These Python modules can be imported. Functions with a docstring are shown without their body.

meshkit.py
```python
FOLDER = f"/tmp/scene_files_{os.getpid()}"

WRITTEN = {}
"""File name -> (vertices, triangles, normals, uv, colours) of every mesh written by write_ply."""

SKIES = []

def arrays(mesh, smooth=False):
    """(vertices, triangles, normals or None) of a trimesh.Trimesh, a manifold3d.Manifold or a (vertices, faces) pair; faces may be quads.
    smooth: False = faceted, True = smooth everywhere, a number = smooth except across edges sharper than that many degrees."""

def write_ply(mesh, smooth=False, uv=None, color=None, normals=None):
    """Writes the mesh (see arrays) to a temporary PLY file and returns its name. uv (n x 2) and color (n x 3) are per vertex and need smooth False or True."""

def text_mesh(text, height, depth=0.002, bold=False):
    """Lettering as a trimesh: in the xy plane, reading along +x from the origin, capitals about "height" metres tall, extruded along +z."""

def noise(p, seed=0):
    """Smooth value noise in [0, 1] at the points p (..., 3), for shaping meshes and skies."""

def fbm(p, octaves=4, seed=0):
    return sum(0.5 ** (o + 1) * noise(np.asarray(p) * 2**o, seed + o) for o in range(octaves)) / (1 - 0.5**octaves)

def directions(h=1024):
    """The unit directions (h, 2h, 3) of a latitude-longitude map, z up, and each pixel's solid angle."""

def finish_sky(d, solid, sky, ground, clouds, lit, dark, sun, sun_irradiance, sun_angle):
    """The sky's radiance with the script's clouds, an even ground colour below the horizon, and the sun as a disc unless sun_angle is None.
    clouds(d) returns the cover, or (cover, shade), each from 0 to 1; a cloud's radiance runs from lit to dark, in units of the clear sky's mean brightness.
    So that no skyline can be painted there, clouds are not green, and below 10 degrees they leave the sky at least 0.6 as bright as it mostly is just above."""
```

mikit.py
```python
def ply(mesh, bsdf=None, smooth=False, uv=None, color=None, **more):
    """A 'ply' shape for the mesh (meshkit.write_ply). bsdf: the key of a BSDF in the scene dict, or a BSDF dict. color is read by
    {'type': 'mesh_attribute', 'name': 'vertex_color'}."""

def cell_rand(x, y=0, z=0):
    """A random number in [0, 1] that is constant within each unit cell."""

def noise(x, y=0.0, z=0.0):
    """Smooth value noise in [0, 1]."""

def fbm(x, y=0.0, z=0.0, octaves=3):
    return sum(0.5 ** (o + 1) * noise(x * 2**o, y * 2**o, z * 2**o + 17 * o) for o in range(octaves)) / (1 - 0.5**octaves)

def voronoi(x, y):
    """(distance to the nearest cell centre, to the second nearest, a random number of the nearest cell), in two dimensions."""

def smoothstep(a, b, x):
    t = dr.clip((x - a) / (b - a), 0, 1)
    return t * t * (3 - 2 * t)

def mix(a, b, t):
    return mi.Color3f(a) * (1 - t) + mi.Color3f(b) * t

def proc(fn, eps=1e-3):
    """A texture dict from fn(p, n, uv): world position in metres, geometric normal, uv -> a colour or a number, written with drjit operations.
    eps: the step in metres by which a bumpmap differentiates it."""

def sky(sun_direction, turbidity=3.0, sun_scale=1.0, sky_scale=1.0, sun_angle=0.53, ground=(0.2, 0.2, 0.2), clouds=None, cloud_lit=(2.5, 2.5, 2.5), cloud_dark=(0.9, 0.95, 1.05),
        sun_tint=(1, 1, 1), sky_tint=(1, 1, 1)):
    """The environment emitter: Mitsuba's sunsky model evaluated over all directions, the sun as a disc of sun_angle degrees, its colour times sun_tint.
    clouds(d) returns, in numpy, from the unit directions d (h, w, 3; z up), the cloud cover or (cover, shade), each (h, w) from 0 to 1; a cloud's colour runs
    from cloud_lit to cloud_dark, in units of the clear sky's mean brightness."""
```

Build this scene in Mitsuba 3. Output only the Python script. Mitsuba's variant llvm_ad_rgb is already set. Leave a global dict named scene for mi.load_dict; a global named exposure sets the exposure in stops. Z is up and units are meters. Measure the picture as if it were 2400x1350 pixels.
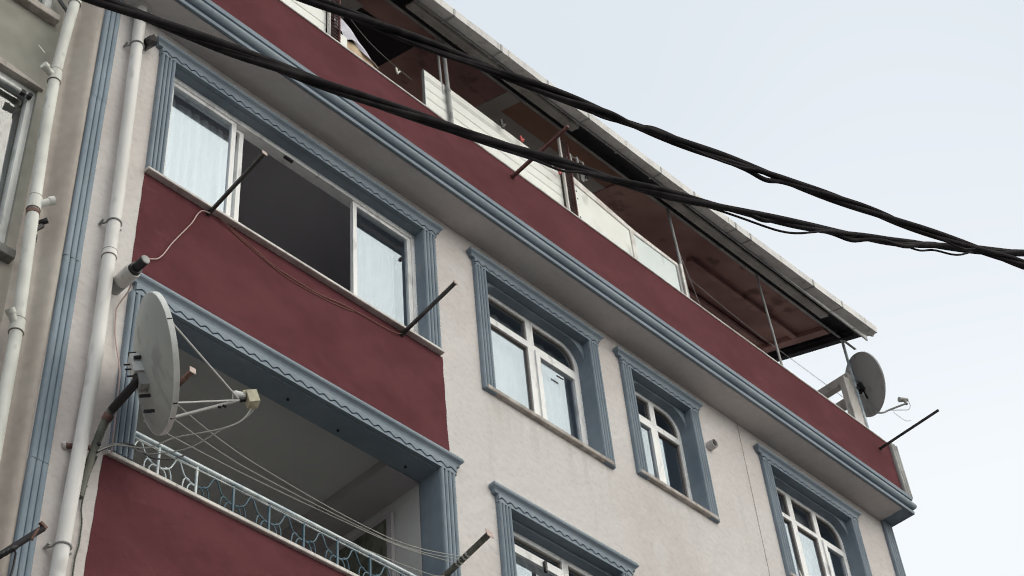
import math
import numpy as np
import trimesh
import drjit as dr
import mitsuba as mi
import mikit
import meshkit
from shapely.geometry import Polygon, box as sbox
from shapely.ops import unary_union
from mikit import proc, noise, fbm, smoothstep, mix

T = mi.ScalarTransform4f
scene, labels = {'type': 'scene'}, {}

# ------------------------------------------------------------------ camera, sky, exposure
CAM = [0.0, -7.5, 1.6]
scene['camera'] = {'type': 'perspective', 'fov': 34.342, 'fov_axis': 'x', 'near_clip': 0.05, 'far_clip': 600.0,
                   'to_world': T().look_at(origin=CAM, target=[5.39819, -2.9309, 8.66989], up=[-0.47025, -0.53291, 0.70347])}


def sky_cover(d):
    n = meshkit.fbm(d * np.array([1.5, 1.5, 2.0]) + 41.44, 3, seed=4)
    return 1.0, np.clip(2.6 * (n - 0.5) + 0.5, 0, 1)


scene['sky'] = mikit.sky([0.35, -0.72, 0.60], turbidity=4, sun_scale=0.30, sun_angle=84, ground=(0.16, 0.155, 0.15), clouds=sky_cover,
                         cloud_lit=(1.27, 1.33, 1.38), cloud_dark=(1.00, 1.09, 1.18), sun_tint=(0.86, 1.0, 1.17))
exposure = 2.92

# ------------------------------------------------------------------ materials


def material(name, color, rough=0.7, bump=None, height=0.0, eps=2e-3, spec=0.4, **more):
    col = color if isinstance(color, dict) else {'type': 'rgb', 'value': list(color)}
    b = {'type': 'principled', 'base_color': col, 'roughness': rough, 'specular': spec, **more}
    if bump is not None:
        b = {'type': 'bumpmap', 'arbitrary': proc(bump, eps=eps), 'scale': height, 'bsdf': b}
    scene[name] = {'type': 'twosided', 'bsdf': b}


def tint(c, amount=0.12, scale=3.0, warm=0.0):
    c = np.array(c, float)
    lo, hi = [float(q * (1 - amount)) for q in c], [float(q * (1 + amount)) for q in c]

    def fn(p, n, uv):
        t = fbm(p.x * scale + 3.1, p.y * scale, p.z * scale, 3)
        return mix(lo, hi, smoothstep(0.25, 0.75, t))
    return proc(fn)


def beige_fn(p, n, uv):
    big = fbm(p.x * 0.75 + 11.0, p.y * 0.75, p.z * 0.75, 3)
    mid = fbm(p.x * 3.2, p.y * 3.2 + 5.0, p.z * 2.4, 3)
    fine = fbm(p.x * 24.0, p.y * 24.0, p.z * 24.0, 2)
    c = mix((0.535, 0.495, 0.480), (0.577, 0.550, 0.540), smoothstep(0.3, 0.7, big))
    c = mix(c, mi.Color3f(0.578, 0.563, 0.552), 0.55 * smoothstep(0.5, 0.8, mid))
    c = c * (0.93 + 0.12 * fine)
    run = smoothstep(0.62, 0.85, fbm(p.x * 9.0, p.y * 9.0, p.z * 0.55 + 2.0, 3))
    drip = 0.0
    for x0, x1, zs in ((8.33, 10.05, 11.54), (10.47, 11.67, 11.69), (12.83, 14.60, 11.54)):
        inside = smoothstep(x0 - 0.02, x0 + 0.10, p.x) * (1.0 - smoothstep(x1 - 0.10, x1 + 0.02, p.x))
        fall = smoothstep(zs - 0.95, zs - 0.02, p.z) * (1.0 - smoothstep(zs - 0.01, zs + 0.02, p.z))
        drip = drip + inside * fall * fall * smoothstep(0.48, 0.78, fbm(p.x * 15.0, 3.0, p.z * 0.8, 3))
    patch = smoothstep(0.60, 0.66, fbm(0.8 * p.x * 1.9 + 0.6 * p.z * 1.9, p.y, (0.8 * p.z - 0.6 * p.x) * 3.4, 4))
    grime = smoothstep(0.66, 0.80, fbm(p.x * 26.0, p.y * 26.0, p.z * 30.0, 3))
    c = c * (1.0 + 0.035 * patch) * (1.0 - 0.09 * grime)
    return mix(c * (1.0 - 0.06 * run), mi.Color3f(0.33, 0.30, 0.275), 0.22 * drip)


def beige_bump(p, n, uv):
    a, b = 0.83 * p.x + 0.56 * p.z, 0.83 * p.z - 0.56 * p.x
    w = fbm(a * 2.3, p.y * 2.0, b * 2.3, 2)
    return 0.75 * fbm(a * 4.1 + 1.7 * w, p.y * 5.0, b * 5.3 - 1.3 * w, 4) + 0.25 * fbm(b * 41.0, p.y * 45.0, a * 37.0, 2)


def red_fn(p, n, uv):
    a = fbm(p.x * 2.2 + 4.0, p.y * 2.2, p.z * 3.0, 3)
    b = fbm(p.x * 13.0 + p.z * 5.0, p.y * 13.0, p.z * 9.0, 3)
    c = mix((0.101, 0.0325, 0.0385), (0.120, 0.041, 0.048), smoothstep(0.25, 0.75, a))
    c = c * (0.91 + 0.18 * b)
    scuff = smoothstep(0.78, 0.92, fbm(p.x * 5.0 + p.z * 3.0 + 31.0, p.y * 6.0, p.z * 9.0 - p.x * 2.0, 4))
    return mix(c, mi.Color3f(0.24, 0.13, 0.13), 0.12 * scuff)


def red_bump(p, n, uv):
    a, b = 0.77 * p.x + 0.64 * p.z, 0.77 * p.z - 0.64 * p.x
    w = fbm(a * 3.0, p.y, b * 3.0, 2)
    return 0.7 * fbm(a * 6.0 + 2.4 * w, p.y * 8.0, b * 8.3 - 1.9 * w, 4) + 0.3 * fbm(b * 40.0, p.y * 40.0, a * 43.0, 2)


def neighbour_fn(p, n, uv):
    a = fbm(p.x * 1.6 + 1.0, p.y * 1.6, p.z * 1.6, 3)
    b = fbm(p.x * 11.0, p.y * 11.0, p.z * 8.0, 3)
    c = mix((0.232, 0.230, 0.203), (0.310, 0.300, 0.268), smoothstep(0.3, 0.7, a))
    stain = smoothstep(0.56, 0.78, fbm(p.x * 6.0, p.y * 6.0, p.z * 1.3 + 9.0, 3))
    c = mix(c, mi.Color3f(0.235, 0.205, 0.185), 0.5 * stain)
    return c * (0.86 + 0.26 * b)


def edge_fn(p, n, uv):
    a = fbm(p.x * 2.0, p.y * 2.0, p.z * 1.0, 3)
    b = fbm(p.x * 18.0, p.y * 18.0, p.z * 14.0, 3)
    c = mix((0.375, 0.335, 0.308), (0.425, 0.393, 0.362), smoothstep(0.3, 0.7, a))
    return c * (0.88 + 0.22 * b)


def blue_fn(p, n, uv):
    a = fbm(p.x * 2.5, p.y * 2.5 + 8.0, p.z * 2.5, 3)
    b = fbm(p.x * 30.0, p.y * 30.0, p.z * 12.0, 2)
    c = mix((0.162, 0.204, 0.246), (0.196, 0.240, 0.284), smoothstep(0.3, 0.7, a))
    dust = smoothstep(0.60, 0.85, fbm(p.x * 20.0 + 4.0, p.y * 20.0, p.z * 5.0, 3))
    return mix(c * (0.93 + 0.14 * b), mi.Color3f(0.27, 0.27, 0.27), 0.25 * dust)


def pale_blue_fn(p, n, uv):
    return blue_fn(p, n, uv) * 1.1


def soft_bump(p, n, uv):
    return fbm(p.x * 30.0, p.y * 30.0, p.z * 22.0, 3)


def metal_grime(lo, hi, sc=7.0):
    def fn(p, n, uv):
        a = fbm(p.x * sc, p.y * sc, p.z * sc * 0.5, 3)
        b = smoothstep(0.6, 0.8, fbm(p.x * sc * 3.0 + 5.0, p.y * sc * 3.0, p.z * sc, 3))
        return mix(lo, hi, smoothstep(0.25, 0.75, a)) * (1.0 - 0.28 * b)
    return proc(fn)


def ceiling_fn(p, n, uv):
    a = fbm(p.x * 1.5, p.y * 1.5 + 3.0, p.z * 1.5, 3)
    b = smoothstep(0.6, 0.8, fbm(p.x * 5.0 + 2.0, p.y * 5.0, p.z * 3.0, 3))
    return mix((0.225, 0.120, 0.115), (0.41, 0.245, 0.22), smoothstep(0.25, 0.75, a)) * (1.0 - 0.5 * b)


def lace_fn(p, n, uv):
    w = fbm(p.x * 14.0, p.z * 3.0, 1.0, 3)
    f = fbm(p.x * 90.0, p.z * 90.0, 2.0, 2)
    return mix((0.50, 0.51, 0.515), (0.56, 0.57, 0.575), 0.6 * w + 0.4 * f)


def white_lace_fn(p, n, uv):
    return lace_fn(p, n, uv) * 1.45


def floral_fn(p, n, uv):
    d1, d2, r = mikit.voronoi(p.x * 26.0 + 3.0, p.z * 26.0)
    return mix((0.30, 0.10, 0.16), (0.72, 0.68, 0.68), smoothstep(0.18, 0.42, d1))


material('beige_plaster', proc(beige_fn), 0.92, beige_bump, 0.006, spec=0.15)
material('maroon_plaster', proc(red_fn), 0.95, red_bump, 0.013, spec=0.1)
material('neighbour_plaster', proc(neighbour_fn), 0.93, beige_bump, 0.010, spec=0.1)
material('edge_plaster', proc(edge_fn), 0.93, beige_bump, 0.010, spec=0.1)
material('blue_paint', proc(blue_fn), 0.62, soft_bump, 0.0012, spec=0.3)
material('pale_blue', proc(pale_blue_fn), 0.7, soft_bump, 0.0012, spec=0.3)  # trim blue made paler, for the left corner strips
material('white_pvc', metal_grime((0.70, 0.70, 0.70), (0.78, 0.78, 0.78), 4.0), 0.38)
material('neighbour_pvc', metal_grime((0.50, 0.51, 0.50), (0.66, 0.67, 0.66), 5.0), 0.42)
material('pipe_plastic', metal_grime((0.57, 0.555, 0.54), (0.66, 0.645, 0.63), 3.0), 0.5)
material('old_pipe', metal_grime((0.49, 0.49, 0.46), (0.64, 0.645, 0.61), 6.0), 0.55)
material('collar_rubber', (0.23, 0.20, 0.18), 0.7)
material('sill_stone', metal_grime((0.30, 0.265, 0.24), (0.44, 0.405, 0.375), 14.0), 0.8)
material('marble_sill', metal_grime((0.42, 0.39, 0.37), (0.62, 0.59, 0.56), 9.0), 0.5)
material('white_board', metal_grime((0.66, 0.67, 0.64), (0.74, 0.75, 0.72), 3.0), 0.45)
material('worn_white', metal_grime((0.50, 0.46, 0.43), (0.70, 0.68, 0.65), 16.0), 0.6)
material('frosted', metal_grime((0.50, 0.56, 0.565), (0.57, 0.63, 0.63), 2.0), 0.35)
material('galvanised', metal_grime((0.22, 0.22, 0.22), (0.34, 0.34, 0.335), 8.0), 0.55)
material('gutter_metal', metal_grime((0.50, 0.49, 0.485), (0.62, 0.61, 0.60), 4.0), 0.5)
material('strip_metal', metal_grime((0.46, 0.435, 0.41), (0.58, 0.555, 0.53), 5.0), 0.5)
material('maroon_metal', metal_grime((0.085, 0.030, 0.030), (0.15, 0.060, 0.055), 10.0), 0.6)
material('louvre_paint', metal_grime((0.16, 0.085, 0.080), (0.26, 0.15, 0.14), 10.0), 0.6)
material('dark_sill', metal_grime((0.09, 0.09, 0.085), (0.17, 0.165, 0.155), 12.0), 0.8)
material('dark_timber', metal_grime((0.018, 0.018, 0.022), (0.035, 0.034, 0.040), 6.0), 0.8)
material('red_ceiling', proc(ceiling_fn), 0.8)
material('brown_ceiling', tint((0.25, 0.135, 0.10), 0.15, 2.0), 0.8)
material('pale_ceiling', tint((0.33, 0.32, 0.31), 0.12, 2.0), 0.85)
material('shaded_ceiling', tint((0.013, 0.010, 0.013), 0.35, 2.0), 0.85)  # near-black: the darkness under the terrace roof is put into the colour
material('room_paint', tint((0.46, 0.45, 0.475), 0.06, 1.0), 0.9)
material('loggia_paint', tint((0.44, 0.44, 0.435), 0.06, 1.0), 0.9)
material('grey_paint', tint((0.34, 0.315, 0.325), 0.06, 1.0), 0.9)
material('lace', proc(lace_fn), 0.9)
material('white_lace', proc(white_lace_fn), 0.9)
material('floral', proc(floral_fn), 0.9)
material('rail_paint', metal_grime((0.40, 0.47, 0.51), (0.62, 0.67, 0.69), 18.0), 0.5)
material('rail_blue_shaded', metal_grime((0.020, 0.070, 0.105), (0.105, 0.165, 0.21), 9.0), 0.5)  # teal rail paint, darkened further to carry the loggia shade
material('rod_metal', metal_grime((0.030, 0.032, 0.032), (0.085, 0.082, 0.078), 12.0), 0.5, metallic=0.3)
material('rust', metal_grime((0.075, 0.035, 0.030), (0.20, 0.115, 0.095), 18.0), 0.75)
material('mast_green', metal_grime((0.055, 0.060, 0.048), (0.14, 0.14, 0.115), 14.0), 0.55)
material('mast_black', (0.016, 0.012, 0.015), 0.55)
material('dish_paint', metal_grime((0.345, 0.355, 0.345), (0.40, 0.41, 0.40), 3.0), 0.45)
material('dish_dark', metal_grime((0.30, 0.30, 0.30), (0.35, 0.35, 0.35), 4.0), 0.5)
material('dish_rim', metal_grime((0.52, 0.53, 0.52), (0.64, 0.65, 0.64), 5.0), 0.4)
material('stay_metal', (0.42, 0.42, 0.41), 0.4, metallic=0.3)
material('lnb_cream', metal_grime((0.36, 0.33, 0.23), (0.50, 0.46, 0.34), 20.0), 0.45)
material('lnb_grey', (0.30, 0.30, 0.29), 0.4)
material('black_plastic', (0.012, 0.012, 0.014), 0.4)
material('cable_black', metal_grime((0.018, 0.016, 0.018), (0.034, 0.031, 0.033), 30.0), 0.85, spec=0.1)
material('wire_pink', (0.46, 0.33, 0.31), 0.6)
material('wire_green', (0.075, 0.085, 0.075), 0.6)
material('wire_brown', (0.24, 0.125, 0.09), 0.6)
material('line_pale', (0.42, 0.42, 0.39), 0.6)
material('cloth_lavender', tint((0.52, 0.51, 0.58), 0.10, 12.0), 0.95)
material('cloth_tan', tint((0.48, 0.37, 0.26), 0.16, 9.0), 0.95)
material('peg_red', (0.42, 0.05, 0.05), 0.5)
material('peg_white', (0.60, 0.60, 0.55), 0.5)
material('peg_black', (0.02, 0.02, 0.02), 0.5)
material('paper_white', (0.66, 0.67, 0.70), 0.7)
material('paper_blue', (0.16, 0.19, 0.32), 0.7)
material('plate_rust', tint((0.42, 0.33, 0.30), 0.15, 30.0), 0.7)
material('asphalt', tint((0.055, 0.055, 0.056), 0.2, 1.5), 0.9)
material('paving', tint((0.22, 0.21, 0.20), 0.12, 2.0), 0.9)
scene['glass'] = {'type': 'thindielectric', 'int_ior': 3.1, 'ext_ior': 1.0, 'specular_transmittance': {'type': 'rgb', 'value': [0.79, 0.81, 0.83]},
                  'specular_reflectance': {'type': 'rgb', 'value': [0.50, 0.575, 0.645]}}
scene['glass_clear'] = {'type': 'thindielectric', 'int_ior': 1.9, 'ext_ior': 1.0, 'specular_transmittance': {'type': 'rgb', 'value': [0.75, 0.80, 0.80]}}

# ------------------------------------------------------------------ mesh helpers
RNG = np.random.default_rng(7)


def key_for(name, parent=None):
    base = (parent + '__' if parent else '') + name
    k, i = base, 0
    while k in scene or k in labels or any(s.startswith(k + '__') for s in scene):
        i += 1
        k = f'{base}_{i:03d}'
    return k


def put(name, mesh, mat, parent=None, smooth=False, kind=None):
    k = key_for(name, parent)
    if isinstance(mesh, list):
        mesh = trimesh.util.concatenate([m if isinstance(m, trimesh.Trimesh) else tm(m) for m in mesh])
    scene[k] = mikit.ply(mesh, mat, smooth)
    if kind:
        labels[k] = {'kind': kind}
    return k


def thing(name, label, category, group=None):
    k = key_for(name)
    labels[k] = {'label': label, 'category': category}
    if group:
        labels[k]['group'] = group
    return k


def tm(vf):
    v, f = np.asarray(vf[0], float), np.asarray(vf[1], int)
    if f.shape[1] == 4:
        f = np.vstack([f[:, [0, 1, 2]], f[:, [0, 2, 3]]])
    return trimesh.Trimesh(v, f, process=False)


BOX_F = np.array([[0, 1, 3], [0, 3, 2], [4, 6, 7], [4, 7, 5], [0, 4, 5], [0, 5, 1], [2, 3, 7], [2, 7, 6], [0, 2, 6], [0, 6, 4], [1, 5, 7], [1, 7, 3]])


def bx(x0, x1, y0, y1, z0, z1):
    v = np.array([[x, y, z] for x in (x0, x1) for y in (y0, y1) for z in (z0, z1)], float)
    return trimesh.Trimesh(v, BOX_F, process=False)


def cb(x0, x1, y0, y1, z0, z1, c=0.004):
    """a box with chamfered edges"""
    pts = []
    for ix, x in enumerate((x0, x1)):
        for iy, y in enumerate((y0, y1)):
            for iz, z in enumerate((z0, z1)):
                sx, sy, sz = (1, -1)[ix] * c, (1, -1)[iy] * c, (1, -1)[iz] * c
                pts += [[x, y + sy, z + sz], [x + sx, y, z + sz], [x + sx, y + sy, z]]
    return trimesh.convex.convex_hull(np.array(pts))


def ext_y(poly, y0, y1):
    """polygon in (x, z), extruded from y0 (front) to y1 (back)"""
    polys = getattr(poly, 'geoms', [poly])
    out = []
    for g in polys:
        m = trimesh.creation.extrude_polygon(g, y1 - y0, engine='earcut')
        v = np.array(m.vertices)
        out.append(trimesh.Trimesh(np.stack([v[:, 0], y0 + v[:, 2], v[:, 1]], 1), np.array(m.faces)[:, ::-1], process=False))
    return trimesh.util.concatenate(out)


def ext_z(poly, z0, z1):
    m = trimesh.creation.extrude_polygon(poly, z1 - z0, engine='earcut')
    v = np.array(m.vertices)
    v[:, 2] += z0
    return trimesh.Trimesh(v, np.array(m.faces), process=False)


def moulding(profile, path):
    """profile: closed list of (outward offset, z); path: (x, y) points; the outside lies to the right of the path, corners mitred."""
    path = np.array(path, float)
    seg = np.diff(path, axis=0)
    seg /= np.linalg.norm(seg, axis=1, keepdims=True)
    nrm = np.stack([seg[:, 1], -seg[:, 0]], 1)
    n = len(path)
    off = []
    for i in range(n):
        a, b = nrm[max(i - 1, 0)], nrm[min(i, n - 2)]
        m = a + b
        off.append(m / (m @ a) if m @ a else a)
    prof = np.array(profile, float)
    k = len(prof)
    v = np.array([[p[0] + o[0] * q[0], p[1] + o[1] * q[0], q[1]] for p, o in zip(path, off) for q in prof])
    f = []
    for i in range(n - 1):
        for j in range(k):
            a, b = i * k + j, i * k + (j + 1) % k
            f.append([a, b, b + k])
            f.append([a, b + k, a + k])
    cap = trimesh.creation.triangulate_polygon(Polygon(prof), engine='earcut')
    cv, cf = cap
    base = len(v)
    v0 = np.array([[path[0][0] + off[0][0] * q[0], path[0][1] + off[0][1] * q[0], q[1]] for q in cv])
    v1 = np.array([[path[-1][0] + off[-1][0] * q[0], path[-1][1] + off[-1][1] * q[0], q[1]] for q in cv])
    v = np.vstack([v, v0, v1])
    f = np.vstack([f, cf + base, cf[:, ::-1] + base + len(cv)])
    m = trimesh.Trimesh(v, f, process=False)
    m.fix_normals()
    return m


def tube(pts, r, sides=8, caps=True):
    p = np.asarray(pts, float)
    n = len(p)
    r = np.broadcast_to(np.asarray(r, float), (n,))
    t = np.gradient(p, axis=0)
    t /= np.linalg.norm(t, axis=1, keepdims=True) + 1e-12
    a = np.cross(t[0], [0, 0, 1.0] if abs(t[0, 2]) < 0.9 else [1.0, 0, 0])
    a /= np.linalg.norm(a)
    rings, ang = [], np.arange(sides) * 2 * np.pi / sides
    for i in range(n):
        a = a - (a @ t[i]) * t[i]
        a /= np.linalg.norm(a) + 1e-12
        b = np.cross(t[i], a)
        rings.append(p[i] + r[i] * (np.cos(ang)[:, None] * a + np.sin(ang)[:, None] * b))
    v = np.vstack(rings)
    f = []
    for i in range(n - 1):
        for j in range(sides):
            k, l = i * sides + j, i * sides + (j + 1) % sides
            f += [[k, l, l + sides], [k, l + sides, k + sides]]
    if caps:
        v = np.vstack([v, p[:1], p[-1:]])
        c0, c1 = len(v) - 2, len(v) - 1
        for j in range(sides):
            f.append([c0, (j + 1) % sides, j])
            f.append([c1, (n - 1) * sides + j, (n - 1) * sides + (j + 1) % sides])
    return tm((v, f))


def smooth_path(pts, n=24):
    p = np.asarray(pts, float)
    s = np.r_[0, np.cumsum(np.linalg.norm(np.diff(p, axis=0), axis=1))]
    from scipy.interpolate import PchipInterpolator
    return PchipInterpolator(s, p, axis=0)(np.linspace(0, s[-1], n))


def bar(p, q, w, h, up=(0, 0, 1), c=0.0):
    """a rectangular bar from p to q"""
    p, q = np.asarray(p, float), np.asarray(q, float)
    t = (q - p) / np.linalg.norm(q - p)
    a = np.cross(t, up)
    a /= np.linalg.norm(a)
    b = np.cross(a, t)
    v = np.array([e + sx * w / 2 * a + sy * h / 2 * b for e in (p, q) for sx in (-1, 1) for sy in (-1, 1)])
    return trimesh.convex.convex_hull(v)


def sheet(fn, u, v):
    """a grid surface from fn(u, v) -> xyz arrays"""
    U, V = np.meshgrid(u, v, indexing='ij')
    P = np.stack(fn(U, V), -1).reshape(-1, 3)
    nu, nv = len(u), len(v)
    i, j = np.meshgrid(np.arange(nu - 1), np.arange(nv - 1), indexing='ij')
    a = (i * nv + j).ravel()
    return tm((P, np.stack([a, a + nv, a + nv + 1, a + 1], 1)))


def rect(x0, x1, z0, z1, y):
    return tm(([[x0, y, z0], [x1, y, z0], [x1, y, z1], [x0, y, z1]], [[0, 1, 2, 3]]))


def poly_sheet(poly, y):
    v, f = trimesh.creation.triangulate_polygon(poly, engine='earcut')
    return trimesh.Trimesh(np.c_[v[:, 0], np.full(len(v), y), v[:, 1]], f, process=False)


# ------------------------------------------------------------------ ground
labels['ground'] = {'label': 'grey asphalt street surface below the buildings', 'category': 'ground', 'kind': 'structure'}
scene['ground'] = mikit.ply(tm(([[-150, -150, 0], [150, -150, 0], [150, 150, 0], [-150, 150, 0]], [[0, 1, 2, 3]])), 'asphalt')
labels['pavement'] = {'label': 'narrow grey pavement along the foot of the buildings', 'category': 'pavement', 'kind': 'structure'}
scene['pavement'] = mikit.ply(cb(-12, 24, -1.6, 0.0, 0.0, 0.13, 0.01), 'paving')

# ------------------------------------------------------------------ the apartment building
BLD = thing('apartment_building', 'cream apartment building with maroon bands, blue grey trim and a red roofed terrace', 'building')
WX0, WX1, WZ1 = 3.985, 15.46, 13.48


def flutes(x0, x1, proud=0.046, ribs=4, base=0.020):
    """plan outline of a fluted strip (x, y), back at y = 0.02"""
    w = (x1 - x0) / ribs
    pts = [(x0, 0.02), (x0, -base)]
    for i in range(ribs):
        a = x0 + i * w
        for k in range(7):
            t = k / 6
            pts.append((a + w * (0.10 + 0.80 * t), -base - (proud - base) * math.sin(math.pi * (0.14 + 0.72 * t)) ** 0.6))
        if i < ribs - 1:
            pts.append((a + w * 0.97, -base))
            pts.append((a + w * 1.03, -base))
    pts += [(x1, -base), (x1, 0.02)]
    return Polygon(pts)


CROWN = [(0.0, 0.0), (0.040, 0.0), (0.043, 0.010), (0.040, 0.016), (0.046, 0.030), (0.058, 0.042), (0.068, 0.050), (0.073, 0.062), (0.073, 0.070), (0.066, 0.080), (0.064, 0.092), (0.0, 0.097)]


def header(win, x0, x1, z, zig=0.100, h=0.084):
    """frieze with a zigzag band and a crown moulding; z is the lower edge of the frieze"""
    put('frieze', bx(x0, x1, -0.026, 0.02, z, z + h), 'blue_paint', win)
    n = max(3, int(round((x1 - x0) / zig)))
    s = (x1 - x0) / n
    top, pts = z + h - 0.001, []
    for i in range(n):
        a = x0 + i * s
        for k in range(8):
            t = k / 8
            tri = t / 0.42 if t < 0.42 else 1 - (t - 0.42) / 0.58
            pts.append((a + t * s, z + 0.026 + 0.036 * (tri ** 1.2 if t < 0.42 else tri)))
    pts.append((x1, z + 0.026))
    g = 0.014
    put('zigzag_band', ext_y(Polygon([(x0, top)] + pts + [(x1, top)]), -0.047, -0.0255), 'blue_paint', win)
    low = [(x, q - g - 0.0015) for x, q in pts]
    put('lower_band', ext_y(Polygon([(x0, z - 0.002)] + low + [(x1, z - 0.002)]), -0.0455, -0.0255), 'blue_paint', win)
    put('crown', moulding([(o, z + h + q) for o, q in CROWN], [(x0 + 0.002, 0.02), (x0 + 0.002, -0.002), (x1 - 0.002, -0.002), (x1 - 0.002, 0.02)]), 'blue_paint', win)


def arch_poly(x0, x1, z0, z1, r):
    """an opening whose upper corners are rounded"""
    if r <= 0:
        return sbox(x0, z0, x1, z1)
    pts = [(x0, z0), (x1, z0)]
    ry = r * 1.05
    for k in range(9):
        a = k / 8 * math.pi / 2
        pts.append((x1 - r + r * math.cos(a), z1 - ry + ry * math.sin(a)))
    for k in range(9):
        a = math.pi / 2 + k / 8 * math.pi / 2
        pts.append((x0 + r + r * math.cos(a), z1 - ry + ry * math.sin(a)))
    return Polygon(pts)


def curtain(win, x0, x1, z0, z1, y, mat='lace', amp=0.014, waves=9.0, seed=0.0, name='curtain'):
    n = max(24, int((x1 - x0) * 60))
    u, v = np.linspace(0, 1, n), np.linspace(0, 1, 14)
    put(name, sheet(lambda U, V: (x0 + (x1 - x0) * U, y + amp * np.sin(U * waves * 2 * np.pi + seed + 1.5 * np.sin(U * 7.3 + 2 * seed) + 0.8 * np.sin(V * 3 + U * 5 + seed)) * (0.4 + 0.6 * (1 - V)) + 0.01 * np.sin(U * 57 + seed), z0 + (z1 - z0) * V), u, v), mat, win, True)


def room_shell(win, x0, x1, y1, z0, z1, mat='room_paint', y0=0.222):
    v = [[x, y, z] for x in (x0, x1) for y in (y0, y1) for z in (z0, z1)]
    f = [[0, 2, 3, 1], [4, 5, 7, 6], [2, 6, 7, 3], [0, 4, 6, 2], [1, 3, 7, 5]]
    put('room', tm((v, f)), mat, win)


holes = []
FY = 0.145


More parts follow.
